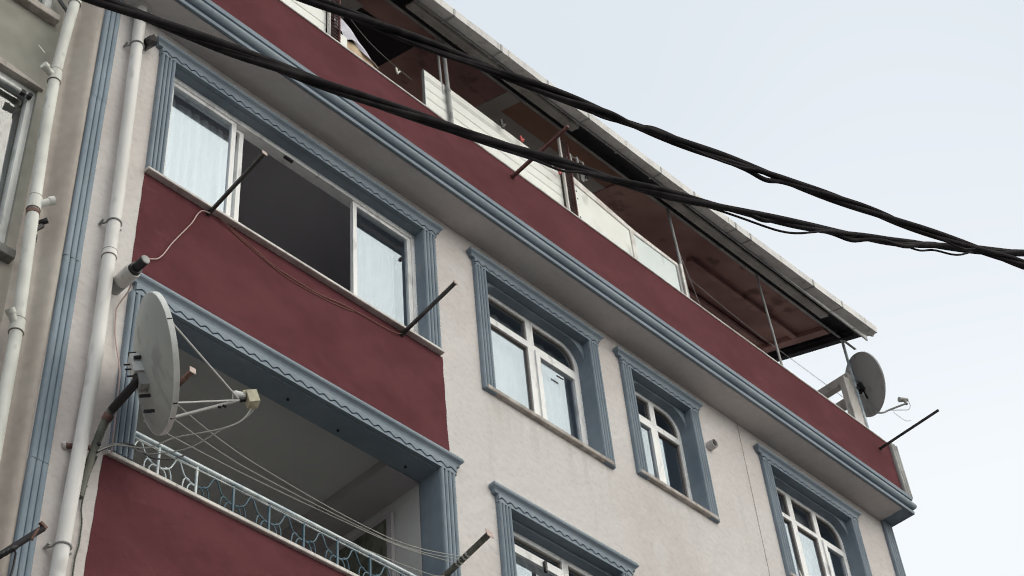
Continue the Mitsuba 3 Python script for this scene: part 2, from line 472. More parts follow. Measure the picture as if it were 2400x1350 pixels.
def window(x0, x1, z0, z1, mulls, transom, arch=0.24, fr=0.055, sashes=(), strips=0.155, top=None, sill=True, depth=FY, glass='glass', zstrip=None):
    """x0..x1, z0..z1: the clear opening; mulls: (x, width) bars; transom: (lower z, upper z); sashes: cells with an opening sash"""
    w = key_for('window', BLD)
    zh = z1 + 0.03 if top is None else top
    holes.append(sbox(x0 - 0.10, z0, x1 + 0.10, z1 + 0.09))
    opening = arch_poly(x0, x1, z0 - 0.01, z1, arch)
    outer_r = sbox(x0 - 0.10, z0, x1 + 0.10, z1 + 0.09)
    put('reveal', [ext_y(outer_r.difference(sbox(x0, z0 - 0.01, x1, zh)), -0.002, 0.050), ext_y(outer_r.difference(opening), 0.050, 0.221)], 'blue_paint', w)
    zb = z0 - 0.055 if zstrip is None else zstrip
    put('side_trim', ext_z(flutes(x0 - strips, x0), zb, zh), 'blue_paint', w)
    put('side_trim', ext_z(flutes(x1, x1 + strips - 0.01), zb, zh), 'blue_paint', w)
    header(w, x0 - strips - 0.004, x1 + strips - 0.006, zh)
    if sill:
        put('sill', cb(x0 - 0.125, x1 + 0.115, -0.050, depth + 0.06, z0 - 0.050, z0, 0.006), 'sill_stone', w)
    outer = arch_poly(x0 - 0.02, x1 + 0.02, z0 - 0.005, z1 + 0.01, arch)
    inner = arch_poly(x0 + fr, x1 - fr, z0 + fr * 0.8, z1 - fr * 0.9, max(arch - 0.045, 0))
    xs = [x0 - 0.1] + [e for m in mulls for e in (m[0] - m[1] / 2, m[0] + m[1] / 2)] + [x1 + 0.1]
    cells = []
    for i in range(0, len(xs), 2):
        for za, zb2, row in ((z0 - 1, transom[0], 0), (transom[1], z1 + 1, 1)) if transom else ((z0 - 1, z1 + 1, 0),):
            c = inner.intersection(sbox(xs[i], za, xs[i + 1], zb2))
            cells.append((c, i // 2, row))
    put('frame', ext_y(outer.difference(unary_union([c for c, _, _ in cells])), depth, depth + 0.06), 'white_pvc', w)
    bead = []
    for c, i, row in cells:
        pane_y = depth + 0.034
        if (i, row) in sashes:
            ring = c.buffer(0.008, join_style=2).difference(c.buffer(-0.052, join_style=2))
            put('sash', ext_y(ring, depth - 0.018, depth + 0.028), 'white_pvc', w)
            pane_y = depth + 0.010
        else:
            bead.append(ext_y(c.difference(c.buffer(-0.010, join_style=2)), depth + 0.014, depth + 0.045))
        put('pane', poly_sheet(c.buffer(-0.004), pane_y), glass, w)
    if bead:
        put('glazing_bead', bead, 'collar_rubber', w)
    return w


# window between the sliding window and its small neighbour, top row
w = window(8.455, 9.935, 11.595, 13.11, [(9.228, 0.10)], (12.70, 12.785), sashes=((1, 0),))
put('handle', [bar((9.54, 0.118, 12.52), (9.64, 0.118, 12.525), 0.010, 0.012)], 'rod_metal', w)
room_shell(w, 8.25, 10.12, 3.2, 11.2, 13.30)
curtain(w, 8.47, 9.93, 11.62, 13.05, 0.29, waves=13)
w = window(10.60, 11.555, 11.74, 13.11, [(11.10, 0.085)], (12.71, 12.79), sashes=((0, 0),))
room_shell(w, 10.40, 11.80, 3.2, 11.3, 13.30)
curtain(w, 10.61, 10.98, 12.74, 13.06, 0.235, 'floral', 0.012, 4, name='floral_curtain')
curtain(w, 10.62, 11.05, 11.76, 12.5, 0.30, waves=6)
w = window(12.96, 14.485, 11.595, 13.08, [(13.485, 0.095), (13.965, 0.085)], (12.655, 12.715), sashes=((2, 0),))
room_shell(w, 12.72, 14.72, 3.2, 11.2, 13.28)
curtain(w, 13.40, 14.0, 11.62, 13.04, 0.27, waves=7)
# its left casement stands tilted inward at the top
tilt = []
for a, b in (((13.015, 0.15, 11.66), (13.015, 0.30, 12.62)), ((13.42, 0.15, 11.66), (13.42, 0.30, 12.62)), ((13.015, 0.30, 12.62), (13.42, 0.30, 12.62)), ((13.015, 0.15, 11.66), (13.42, 0.15, 11.66))):
    tilt.append(bar(a, b, 0.045, 0.05, up=(0, 1, 0.01)))
put('sash', tilt, 'white_pvc', w)
w = window(8.51, 9.935, 8.72, 10.235, [(9.352, 0.085)], None, arch=0.0, sashes=(), depth=0.14)
put('sash', ext_y(sbox(8.56, 8.75, 9.30, 10.07).difference(sbox(8.62, 8.81, 9.25, 9.985)), 0.118, 0.150), 'white_pvc', w)
put('handle', [cb(9.03, 9.06, 0.09, 0.118, 9.93, 10.045, 0.004)], 'black_plastic', w)
room_shell(w, 8.30, 10.12, 3.2, 8.3, 10.42)
curtain(w, 8.53, 9.9, 8.75, 10.2, 0.27, waves=12)

# the wide sliding window with its middle leaf open
w = key_for('window', BLD)
SX0, SX1, SZ0, SZ1 = 4.725, 7.609, 11.650, 13.13
holes.append(sbox(SX0 - 0.08, SZ0, SX1 + 0.08, SZ1 + 0.06))
put('reveal', ext_y(sbox(SX0 - 0.08, SZ0, SX1 + 0.08, SZ1 + 0.06).difference(sbox(SX0, SZ0 - 0.01, SX1, SZ1)), -0.002, 0.221), 'blue_paint', w)
put('side_trim', ext_z(flutes(4.572, SX0), 11.655, 13.135), 'blue_paint', w)
put('side_trim', ext_z(flutes(SX1, 7.775), 11.655, 13.135), 'blue_paint', w)
header(w, 4.566, 7.782, 13.135)
put('sill', cb(4.565, 7.785, -0.062, 0.17, 11.622, 11.652, 0.005), 'marble_sill', w)
SY = 0.085
cells = [sbox(4.79, 11.70, 5.41, 13.06), sbox(5.485, 11.69, 6.845, 13.06), sbox(6.925, 11.70, 7.545, 13.06)]
put('frame', ext_y(sbox(SX0 - 0.02, SZ0 - 0.005, SX1 + 0.02, SZ1 + 0.02).difference(sbox(4.765, 11.685, 7.57, 13.075)), SY, SY + 0.10), 'white_pvc', w)
for a, b, y in ((4.768, 5.485, SY + 0.012), (6.845, 7.567, SY + 0.012)):
    put('sash', ext_y(sbox(a, 11.69, b, 13.072).difference(sbox(a + 0.045, 11.735, b - 0.045, 13.03)), y, y + 0.04), 'white_pvc', w)
    put('pane', rect(a + 0.04, b - 0.04, 11.73, 13.035, y + 0.02), 'glass', w)
put('sash', ext_y(sbox(4.80, 11.69, 5.60, 13.072).difference(sbox(4.845, 11.735, 5.555, 13.03)), SY + 0.055, SY + 0.09), 'white_pvc', w)
put('latch', [cb(6.02, 6.12, SY - 0.005, SY + 0.02, 13.035, 13.062, 0.004)], 'black_plastic', w)
room_shell(w, 4.45, 7.85, 3.4, 11.3, 13.30)
curtain(w, 4.78, 5.56, 11.66, 13.06, 0.25, 'white_lace', waves=5.3, amp=0.016, seed=1.0)
curtain(w, 5.56, 5.66, 11.66, 13.06, 0.24, 'white_lace', waves=2, amp=0.02, seed=2.0)
curtain(w, 6.98, 7.50, 11.66, 13.06, 0.28, waves=3.3, amp=0.016, seed=4.0)

# the loggia under it: opening, soffit beam, railing
LX0, LX1, LZ0, LZ1 = 4.745, 7.672, 8.750, 10.275
lg = key_for('loggia', BLD)
holes.append(sbox(LX0 - 0.06, LZ0, LX1 + 0.06, LZ1 + 0.05))
put('reveal', ext_y(sbox(LX0 - 0.06, LZ0, LX1 + 0.06, LZ1 + 0.05).difference(sbox(LX0, LZ0 - 0.01, LX1, LZ1)), -0.002, 0.221), 'blue_paint', lg)
put('side_trim', ext_z(flutes(4.565, LX0), 8.785, 10.285), 'blue_paint', lg)
put('side_trim', ext_z(flutes(LX1, 7.845), 8.0, 10.285), 'blue_paint', lg)
header(lg, 4.60, 7.855, 10.285, zig=0.115, h=0.10)
put('sill', cb(4.548, LX1, -0.035, 0.19, 8.752, 8.786, 0.005), 'marble_sill', lg)
put('room', tm(([[x, y, z] for x in (4.55, 7.668) for y in (0.222, 2.1) for z in (7.9, 10.36)], [[0, 2, 3, 1], [4, 5, 7, 6], [2, 6, 7, 3], [0, 4, 6, 2], [1, 3, 7, 5]])), 'loggia_paint', lg)
put('side_beam', bx(7.305, 7.666, 0.223, 2.098, 10.257, 10.358), 'grey_paint', lg)
put('side_window', [cb(7.625, 7.666, 0.52, 1.28, 9.15, 10.14, 0.004)], 'grey_paint', lg)
put('side_window_pane', [bx(7.618, 7.624, 0.58, 1.22, 9.2, 10.08)], 'mast_green', lg)
put('door_frame', [cb(5.9, 6.9, 2.06, 2.098, 7.9, 10.0, 0.01)], 'white_pvc', lg)
for x, y in ((6.177, 0.128), (6.719, 0.156), (7.441, 0.140)):
    put('hook', tube([(x, y, 10.278), (x, y, 10.262)], 0.011, 8), 'mast_black', lg)
rl = key_for('railing', BLD)
put('handrail', cb(LX0, LX1, 0.060, 0.100, 9.122, 9.150, 0.006), 'rail_paint', rl)
put('lower_rail', cb(LX0, LX1, 0.070, 0.090, 8.845, 8.862, 0.003), 'rail_blue_shaded', rl)
put('upper_rail', cb(LX0, LX1, 0.073, 0.087, 9.098, 9.108, 0.003), 'rail_paint', rl)
BAY = 0.3262
for i in range(9):
    x = 5.018 + BAY * i
    put('baluster', cb(x - 0.009, x + 0.009, 0.072, 0.090, 8.79, 9.125, 0.003), 'rail_paint' if i < 2 else 'rail_blue_shaded', rl)
for i in range(-1, 9):
    a = 5.018 + BAY * i
    c = a + BAY / 2
    if c < LX0 + 0.02:
        continue
    pts = [(-0.150, 8.955), (-0.105, 8.965), (-0.062, 8.995), (-0.036, 9.045), (-0.018, 9.085), (0.0, 9.095), (0.018, 9.085), (0.036, 9.045), (0.062, 8.995), (0.105, 8.965), (0.150, 8.955)]
    scroll = [tube(smooth_path([(c + u, 0.081, z) for u, z in pts], 26), 0.0062, 6)]
    for s in (-1, 1):
        for d, h in ((0.050, 8.985), (0.092, 8.955)):
            arc = [(c + s * (d + 0.004), 0.081, 8.850), (c + s * d, 0.081, 8.905), (c + s * (d + 0.010), 0.081, h - 0.025), (c + s * (d + 0.030), 0.081, h - 0.004), (c + s * (d + 0.055), 0.081, h - 0.006)]
            scroll.append(tube(smooth_path(arc, 12), 0.0055, 6))
    put('scroll', scroll, 'rail_paint' if i < 1 else 'rail_blue_shaded', rl, True)

# the main wall, with openings
wall_poly = sbox(WX0, 0.0, WX1 - 0.012, WZ1).difference(unary_union(holes))
put('wall', ext_y(wall_poly, 0.0, 0.22), 'beige_plaster', BLD)
put('side_wall', bx(WX1 - 0.03, WX1 - 0.006, 0.222, 8.0, 0.0, WZ1), 'beige_plaster', BLD)
put('rear_wall', bx(3.75, WX1 - 0.032, 7.9, 8.0, 0.0, WZ1), 'beige_plaster', BLD)
# maroon bands below the windows, hand painted edges
for x0, x1, za, zb in ((4.572, 7.80, 10.47, 11.621), (4.535, 7.84, 7.55, 8.751)):
    n = 60
    zz = np.linspace(za, zb, n)
    le = [(x0 - 0.004 + 0.006 * meshkit.noise(np.array([3.0, 0.0, z * 9]), 1) - (zb - z) * (0.010 if za > 9 else 0.028), z) for z in zz]
    re = [(x1 + 0.012 * meshkit.noise(np.array([9.0, 0.0, z * 7]), 2) + (zb - z) * 0.018, z) for z in zz[::-1]]
    put('maroon_band', ext_y(Polygon(le + re), -0.0045, 0.02), 'maroon_plaster', BLD)
put('joint_strip', tube([(12.497, 0.0, 13.47), (12.494, 0.0, 12.7), (12.483, 0.0, 11.4), (12.48, 0.0, 9.0)], 0.0045, 6), 'collar_rubber', BLD)
# wavy plaster between this building and its neighbour
zs = np.linspace(6.5, 16.5, 200)
us = np.linspace(0, 1, 40)


def edge_surface(U, V):
    x = 3.70 + 0.305 * U
    z = 6.5 + 10.0 * V
    q = np.stack([x * 5, z * 0.9, z * 0], -1)
    wob = meshkit.fbm(q, 3, seed=3) - 0.5
    c = 0.52 + 0.10 * np.sin(z * 0.9)
    y = 0.115 * (1 - np.clip((U - 0.05) / 0.9, 0, 1) ** 1.2) + 0.035 * np.exp(-((U - c) / 0.13) ** 2) + 0.045 * wob - 0.03 * np.exp(-((U - 0.82) / 0.16) ** 2)
    y = np.where(U > 0.93, y * (1 - (U - 0.93) / 0.07) + 0.002 * (U - 0.93) / 0.07, y)
    return x, y, z


put('corner_plaster', sheet(edge_surface, us, np.linspace(0, 1, 200)), 'edge_plaster', BLD, True)
# fluted corner strips, in lengths with open joints
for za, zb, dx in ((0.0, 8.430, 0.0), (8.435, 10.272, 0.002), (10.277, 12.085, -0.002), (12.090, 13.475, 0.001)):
    put('corner_strip', ext_z(flutes(4.000 + dx, 4.140 + dx, 0.038, 3), za, zb), 'pale_blue', BLD)
put('corner_strip', ext_z(flutes(15.280, 15.470, 0.045, 4), 0.0, 13.476), 'blue_paint', BLD)
# overhang: soffit slab, cornice, parapet with cap
put('floor_slab', bx(4.02, 15.44, -0.325, 8.0, 13.482, 13.735), 'beige_plaster', BLD)
COR = [(0.0, 13.484), (0.030, 13.478), (0.034, 13.515), (0.018, 13.525), (0.018, 13.545)]
COR += [(0.018 + 0.052 * math.sin(math.pi * k / 10), 13.602 - 0.057 * math.cos(math.pi * k / 10)) for k in range(11)]
COR += [(0.018, 13.680), (0.048, 13.690), (0.054, 13.738), (0.0, 13.752)]
put('cornice', moulding(COR, [(4.0, -0.33), (15.465, -0.33), (15.465, 8.0)]), 'blue_paint', BLD)
put('return_soffit', bx(15.285, 15.462, -0.328, 7.99, 13.4785, 13.4815), 'blue_paint', BLD)
put('parapet', bx(4.02, 15.415, -0.330, -0.215, 13.745, 14.548), 'maroon_plaster', BLD)
put('side_parapet', bx(15.30, 15.412, -0.212, 8.0, 13.745, 14.540), 'maroon_plaster', BLD)
put('parapet_cap', cb(4.02, 15.417, -0.342, -0.205, 14.549, 14.572, 0.004), 'marble_sill', BLD)
put('parapet_corner_strip', ext_z(Polygon([(x, y - 0.33) for x, y in flutes(15.415, 15.570, 0.045, 3).exterior.coords]), 13.752, 14.566), 'galvanised', BLD)
put('terrace_back_wall', bx(4.02, 15.2, 2.9, 3.0, 13.74, 17.2), 'beige_plaster', BLD)
put('terrace_side_wall', bx(3.78, 4.0, -0.2, 8.0, 13.5, 17.2), 'neighbour_plaster', BLD)

# ------------------------------------------------------------------ terrace roof (rises away from the street)
RF = key_for('roof', BLD)


def rz(x, y, o=0.0):
    return 16.03 + 0.022 * (x - 7.0) + 0.35 * (y + 0.28) + o


def slab(x0, x1, y0, y1, o0, o1, dy=0.0):
    """a board lying in the slope of the roof; dy: how far its right end is turned outward"""
    v = np.array([[x, y + (dy if x == x1 else 0), rz(x, y + (dy if x == x1 else 0), o)] for x in (x0, x1) for y in (y0, y1) for o in (o0, o1)])
    return trimesh.Trimesh(v, BOX_F, process=False)


put('deck', slab(5.0, 15.225, -0.60, 3.2, 0.075, 0.13), 'dark_timber', RF)
seams = [(5.0, 6.95, -0.24, 0.02, 'red_ceiling'), (5.0, 6.95, 0.024, 0.75, 'pale_ceiling'), (6.954, 8.86, -0.24, 0.06, 'red_ceiling'), (6.954, 7.72, 0.064, 2.9, 'shaded_ceiling'), (5.0, 6.95, 0.754, 2.9, 'shaded_ceiling'), (7.724, 8.86, 0.064, 2.9, 'red_ceiling'),
         (8.864, 9.07, -0.24, 0.075, 'pale_ceiling'), (9.074, 10.836, -0.24, 0.075, 'brown_ceiling'), (8.864, 10.85, 0.079, 1.9, 'pale_ceiling'),
         (10.856, 12.2, -0.24, 2.9, 'red_ceiling'), (12.204, 13.6, -0.24, 2.9, 'red_ceiling'), (13.604, 14.95, -0.24, 2.9, 'red_ceiling')]
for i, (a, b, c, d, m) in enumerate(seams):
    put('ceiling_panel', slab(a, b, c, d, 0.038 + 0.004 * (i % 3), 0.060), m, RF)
put('ceiling_batten', slab(12.55, 14.78, 0.155, 0.235, -0.030, 0.037), 'red_ceiling', RF)
put('ceiling_batten', slab(14.74, 14.86, -0.24, 2.0, -0.034, 0.036), 'red_ceiling', RF)
put('ceiling_batten', slab(12.2, 14.74, 0.62, 0.66, -0.010, 0.037), 'maroon_metal', RF)
put('end_board', slab(15.02, 15.215, -0.50, 3.1, 0.030, 0.074), 'dark_timber', RF)
put('end_rafter', slab(15.05, 15.09, -0.45, 3.1, -0.035, 0.029), 'dark_timber', RF)
put('eaves_beam', [slab(5.0, 15.40, -0.300, -0.262, -0.012, -0.002), slab(5.0, 15.40, -0.268, -0.262, -0.0019, 0.036)], 'galvanised', RF)
put('fascia_angle', slab(5.0, 15.26, -0.525, -0.505, -0.030, 0.060, -0.030), 'galvanised', RF)
for a, b in ((7.20, 9.76), (11.245, 14.52), (4.6, 6.9)):
    sp = key_for('corrugated_strip', RF)
    w_ = 0.118 / 5
    body = []
    for k in range(5):
        y0 = -0.352 - w_ * (k + 1)
        body.append(slab(a, b, y0 + 0.005, y0 + w_ - 0.005, -0.014, 0.018))
    body.append(slab(a, b, -0.475, -0.35, 0.012, 0.022))
    scene[sp] = mikit.ply(trimesh.util.concatenate(body), 'strip_metal')
for x in (7.4, 9.6, 11.9, 12.9, 13.6, 14.45):
    put('strip_screw', tube([(x, -0.40, rz(x, -0.40, -0.0145)), (x, -0.40, rz(x, -0.40, -0.006))], 0.008, 6), 'black_plastic', RF)
# gutter: a square trough hung on straps, slightly out of line
gx = np.array([5.0, 8.2, 10.9, 13.1, 15.20])
gi = np.array([-0.505, -0.520, -0.515, -0.552, -0.590])
gt = key_for('gutter', RF)


def gutter_part(x0, x1, j):
    xs_ = np.array([x0, x1])
    yi = np.interp(xs_, gx, gi) + j
    ring = []
    for x, y in zip(xs_, yi):
        zb = rz(x, y, -0.004)
        ring.append([(x, y, zb), (x, y - 0.150, zb - 0.045), (x, y - 0.158, zb + 0.062), (x, y - 0.146, zb + 0.066), (x, y - 0.140, zb - 0.036), (x, y - 0.004, zb + 0.008)])
    k = 6
    v = np.array(ring[0] + ring[1])
    f = []
    for q in range(k):
        f += [[q, (q + 1) % k, (q + 1) % k + k], [q, (q + 1) % k + k, q + k]]
    m = tm((v, f))
    cap0 = trimesh.Trimesh(v, [[0, 1, 4], [0, 4, 5], [1, 2, 3], [1, 3, 4], [6, 10, 7], [6, 11, 10], [7, 9, 8], [7, 10, 9]], process=False)
    m = trimesh.util.concatenate([m, cap0])
    m.merge_vertices()
    m.fix_normals()
    return m


cuts = [5.0, 6.4, 7.9, 9.35, 10.75, 11.62, 12.55, 13.45, 14.3, 15.20]
for i in range(len(cuts) - 1):
    put('gutter_length', gutter_part(cuts[i] + 0.0004, cuts[i + 1] - 0.0004, 0.0015 * (i % 2)), 'gutter_metal', RF)
for i, x in enumerate([6.9, 7.6, 8.30, 8.42, 9.03, 9.70, 10.35, 10.95, 11.55, 12.20, 12.32, 12.60, 13.2, 13.85, 14.45, 14.95]):
    m = gutter_part(x - 0.014, x + 0.014, -0.004)
    m.vertices[:, 2] -= 0.003
    put('gutter_strap', m, 'galvanised' if i % 3 else 'worn_white', RF)
    y = float(np.interp(x, gx, gi))
    put('gutter_hook', bar((x, y + 0.03, rz(x, y + 0.03, 0.0)), (x, y - 0.10, rz(x, y, -0.030)), 0.018, 0.006), 'strip_metal', RF)
put('gutter_end', tube([(15.19, -0.66, rz(15.19, -0.66, 0.02)), (15.215, -0.66, rz(15.2, -0.66, 0.02))], 0.05, 4), 'worn_white', RF)
for ax_, top_, r_ in ((7.815, -0.01, 0.022), (11.545, -0.01, 0.018), (13.275, -0.01, 0.015)):
    put('roof_post', [tube([(ax_ + 0.02, -0.302, 14.57), (ax_, -0.300, 15.2), (ax_ - 0.015, -0.285, rz(ax_, -0.285, top_))], r_, 10), tube([(ax_, -0.300, 15.16), (ax_, -0.300, 15.20)], r_ * 1.25, 10)], 'galvanised', BLD, 40)
put('roof_post', tube([(15.075, -0.285, 14.40), (15.08, -0.285, rz(15.08, -0.285, -0.01))], 0.020, 10), 'rail_paint', BLD, 40)
put('roof_post', tube([(7.765, -0.262, 15.10), (7.735, -0.262, rz(7.74, -0.262, -0.01))], 0.014, 8), 'galvanised', BLD, 40)

# terrace screens
sc = key_for('terrace_screen', BLD)
for za, zb in ((14.595, 14.688), (14.697, 14.835), (14.844, 14.984), (14.993, 15.135), (15.144, 15.177), (15.186, 15.284)):
    put('board', cb(7.505, 9.545, -0.272, -0.252, za, zb, 0.003), 'white_board', sc)
put('backing', bx(7.51, 9.54, -0.246, -0.242, 14.60, 15.275), 'dark_timber', sc)
put('cap_angle', bx(7.496, 7.503, -0.275, -0.240, 14.58, 15.288), 'galvanised', sc)
sc = key_for('terrace_screen', BLD)
for za, zb in ((14.645, 14.793), (14.802, 14.988), (14.997, 15.183), (15.192, 15.33)):
    put('board', cb(4.6, 6.175, -0.280, -0.260, za, zb, 0.003), 'white_board', sc)
put('post', tube([(6.185, -0.315, 14.575), (6.18, -0.30, rz(6.18, -0.3, -0.01))], 0.014, 8), 'galvanised', sc)
put('short_board', cb(6.32, 6.43, -0.30, -0.285, 14.60, 14.80, 0.003), 'white_board', sc)
for x0, x1, zt in ((9.572, 9.690, 15.86), (6.20, 6.312, 15.55)):
    sh = key_for('louvre_shutter', BLD)
    put('stile', cb(x0 - 0.028, x0, -0.324, -0.296, 14.58, zt, 0.003), 'strip_metal', sh)
    put('stile', cb(x1, x1 + 0.014, -0.324, -0.296, 14.58, zt, 0.003), 'maroon_metal', sh)
    put('slats', [bar((x0, -0.306, z), (x1, -0.306, z), 0.030, 0.007, up=(0, -0.75, 0.66)) for z in np.arange(14.61, zt, 0.052)], 'louvre_paint', sh, kind='stuff')
    put('backing', bx(x0, x1, -0.285, -0.280, 14.58, zt), 'dark_timber', sh)
sc = key_for('terrace_screen', BLD)
put('metal_sheet', ext_y(Polygon([(9.715, 14.58), (10.60, 14.58), (10.60, 15.055), (9.715, 15.165)]), -0.315, -0.305), 'white_board', sc)
put('top_rail', ext_y(Polygon([(9.705, 15.150), (10.70, 15.035), (11.44, 15.035), (11.44, 15.085), (10.70, 15.105), (9.705, 15.262)]), -0.325, -0.300), 'worn_white', sc)
put('frame_post', cb(10.604, 10.672, -0.326, -0.298, 14.575, 15.045, 0.004), 'worn_white', sc)
put('glass_panel', bx(10.675, 11.405, -0.315, -0.307, 14.58, 15.034), 'frosted', sc)
put('frame_post', cb(11.408, 11.450, -0.326, -0.298, 14.575, 15.030, 0.004), 'galvanised', sc)
put('end_post', cb(11.490, 11.530, -0.330, -0.270, 14.575, 15.125, 0.004), 'worn_white', sc)
for x, z in ((9.735, 15.05), (9.74, 14.63), (9.737, 14.93), (10.62, 14.98), (10.64, 14.70)):
    put('rivet', tube([(x, -0.318, z), (x, -0.312, z)], 0.011, 8), 'mast_black', sc)
# railing on the right hand side of the terrace
sr = key_for('side_railing', BLD)
put('column', cb(14.80, 15.02, -0.300, -0.215, 14.40, 15.383, 0.006), 'strip_metal', sr)
put('bar', cb(14.925, 15.035, -0.298, 2.6, 15.385, 15.515, 0.01), 'strip_metal', sr)
put('bar', cb(14.925, 15.035, -0.214, 2.6, 15.050, 15.160, 0.01), 'strip_metal', sr)

# ------------------------------------------------------------------ neighbouring building at the left
NB = thing('neighbour_building', 'weathered greenish grey plaster building at the left edge, behind the stained drainpipe', 'building')
NY = 0.115
n_open = [sbox(2.1, 10.14, 3.625, 11.955), sbox(2.1, 12.885, 3.60, 14.6)]
put('wall', ext_y(sbox(-4.0, 0.0, 3.705, 18.0).difference(unary_union(n_open)), NY, NY + 0.25), 'neighbour_plaster', NB)
put('upper_wall', bx(3.705, 3.78, 0.10, 8.0, 13.5, 18.0), 'neighbour_plaster', NB)
for i, o in enumerate(n_open):
    x0, z0, x1, z1 = o.bounds
    wn = key_for('window', NB)
    put('frame', ext_y(sbox(x0, z0, x1, z1).difference(unary_union([sbox(x0 + 0.05, z0 + 0.05, 2.85, z1 - 0.07), sbox(2.92, z0 + 0.05, x1 - 0.055, z1 - 0.07)])), NY + 0.035, NY + 0.10), 'neighbour_pvc', wn)
    for a, b in ((x0 + 0.05, 2.85), (2.92, x1 - 0.055)):
        put('pane', rect(a, b, z0 + 0.05, z1 - 0.07, NY + 0.07), 'glass_clear', wn)
    put('sill', cb(x0 - 0.1, x1 + 0.05, NY - 0.075, NY + 0.03, z0 - 0.085, z0 - 0.002, 0.006), 'sill_stone' if i else 'dark_sill', wn)
    room_shell(wn, x0 - 0.2, x1 + 0.02, 2.5, z0 - 0.3, z1 + 0.1, y0=NY + 0.252)
    curtain(wn, 2.95, 3.16, z0 + 0.1, z1 - 0.15, NY + 0.29, waves=3, amp=0.03, seed=2.0)
    curtain(wn, 3.36, 3.46, z0 + 0.1, z1 - 0.32, NY + 0.27, waves=1, amp=0.02, seed=1.0)
put('head_rail', tube([(2.2, NY + 0.015, 11.845), (3.49, NY + 0.015, 11.842)], 0.022, 10), 'neighbour_pvc', NB, 40)
put('head_rail_end', tube([(3.491, NY + 0.015, 11.842), (3.53, NY + 0.015, 11.842)], 0.026, 8), 'black_plastic', NB, 40)
put('head_rail_bracket', tube([(3.56, NY + 0.015, 11.85), (3.585, NY + 0.015, 11.85)], 0.028, 8), 'black_plastic', NB, 40)
put('paint_chip', ext_y(Polygon([(3.543, 12.470), (3.556, 12.466), (3.585, 12.448), (3.612, 12.428), (3.618, 12.420), (3.600, 12.424), (3.572, 12.440), (3.550, 12.458)]), NY - 0.003, NY + 0.01), 'worn_white', NB)
put('head_lip', ext_y(Polygon([(2.1, 12.02), (3.3, 12.022), (3.48, 11.995), (3.66, 11.985), (3.655, 11.955), (2.1, 11.955)]), NY - 0.030, NY + 0.02), 'sill_stone', NB)

# ------------------------------------------------------------------ drainpipes


def collar(pipe, pts, r, z, name='collar', h=0.05, mat=None, grow=1.16):
    p = np.array(pts)
    x, y = np.interp(z, p[::-1, 2], p[::-1, 0]), np.interp(z, p[::-1, 2], p[::-1, 1])
    body = tube([(x, y, z - h / 2), (x, y, z - h / 2 + 0.004), (x, y, z + h / 2 - 0.004), (x, y, z + h / 2)], [r * (grow - 0.04), r * grow, r * grow, r * (grow - 0.04)], 20)
    put(name, body, mat or 'old_pipe', pipe, 40)
    for zz in (z - h / 2, z + h / 2):
        put('seal', tube([(x, y, zz - 0.003), (x, y, zz + 0.003)], r * grow * 1.02, 20), 'collar_rubber', pipe, 40)
    return x, y


dp = thing('drainpipe', 'stained white drainpipe with capped side branches on the grey building', 'drainpipe')
np_pts = [(3.640, -0.10, 13.75), (3.690, -0.06, 13.25), (3.700, -0.05, 13.02), (3.672, -0.05, 12.5), (3.655, -0.05, 12.05), (3.664, -0.05, 11.3), (3.690, -0.05, 10.6), (3.712, -0.05, 10.0), (3.738, -0.05, 9.38), (3.75, -0.05, 8.2), (3.75, -0.05, 0.05)]
NR = 0.044
put('pipe', tube(np_pts, NR, 20), 'old_pipe', dp, 40)
for z, h, br in ((13.02, 0.06, None), (11.99, 0.125, (-0.115, -0.03, 0.012)), (10.555, 0.13, (0.105, -0.06, 0.065)), (9.38, 0.11, (-0.085, -0.03, 0.075))):
    x, y = collar(dp, np_pts, NR, z, 'branch_fitting' if br else 'collar', h)
    if br:
        e = np.array([x, y, z]) + np.array(br)
        put('branch', tube([(x, y, z - 0.02), e], NR * 0.62, 16), 'old_pipe', dp, 40)
        d = np.array(br) / np.linalg.norm(br)
        put('branch_cap', tube([e - d * 0.03, e - d * 0.026, e + d * 0.012], [NR * 0.66, NR * 0.76, NR * 0.76], 16), 'old_pipe', dp, 40)
put('rust_band', tube([(3.693, -0.05, 10.475), (3.694, -0.05, 10.445)], NR * 1.1, 20), 'rust', dp, 40)
put('clamp', [bar((3.60, 0.06, 13.10), (3.70, -0.02, 12.86), 0.03, 0.02)], 'black_plastic', dp)
put('clamp', [bar((3.70, -0.02, 10.28), (3.785, -0.05, 10.40), 0.022, 0.03), bar((3.76, -0.03, 10.42), (3.80, -0.08, 10.44), 0.03, 0.03), tube([(3.76, -0.04, 10.22), (3.765, -0.03, 10.30)], 0.006, 6)], 'black_plastic', dp)

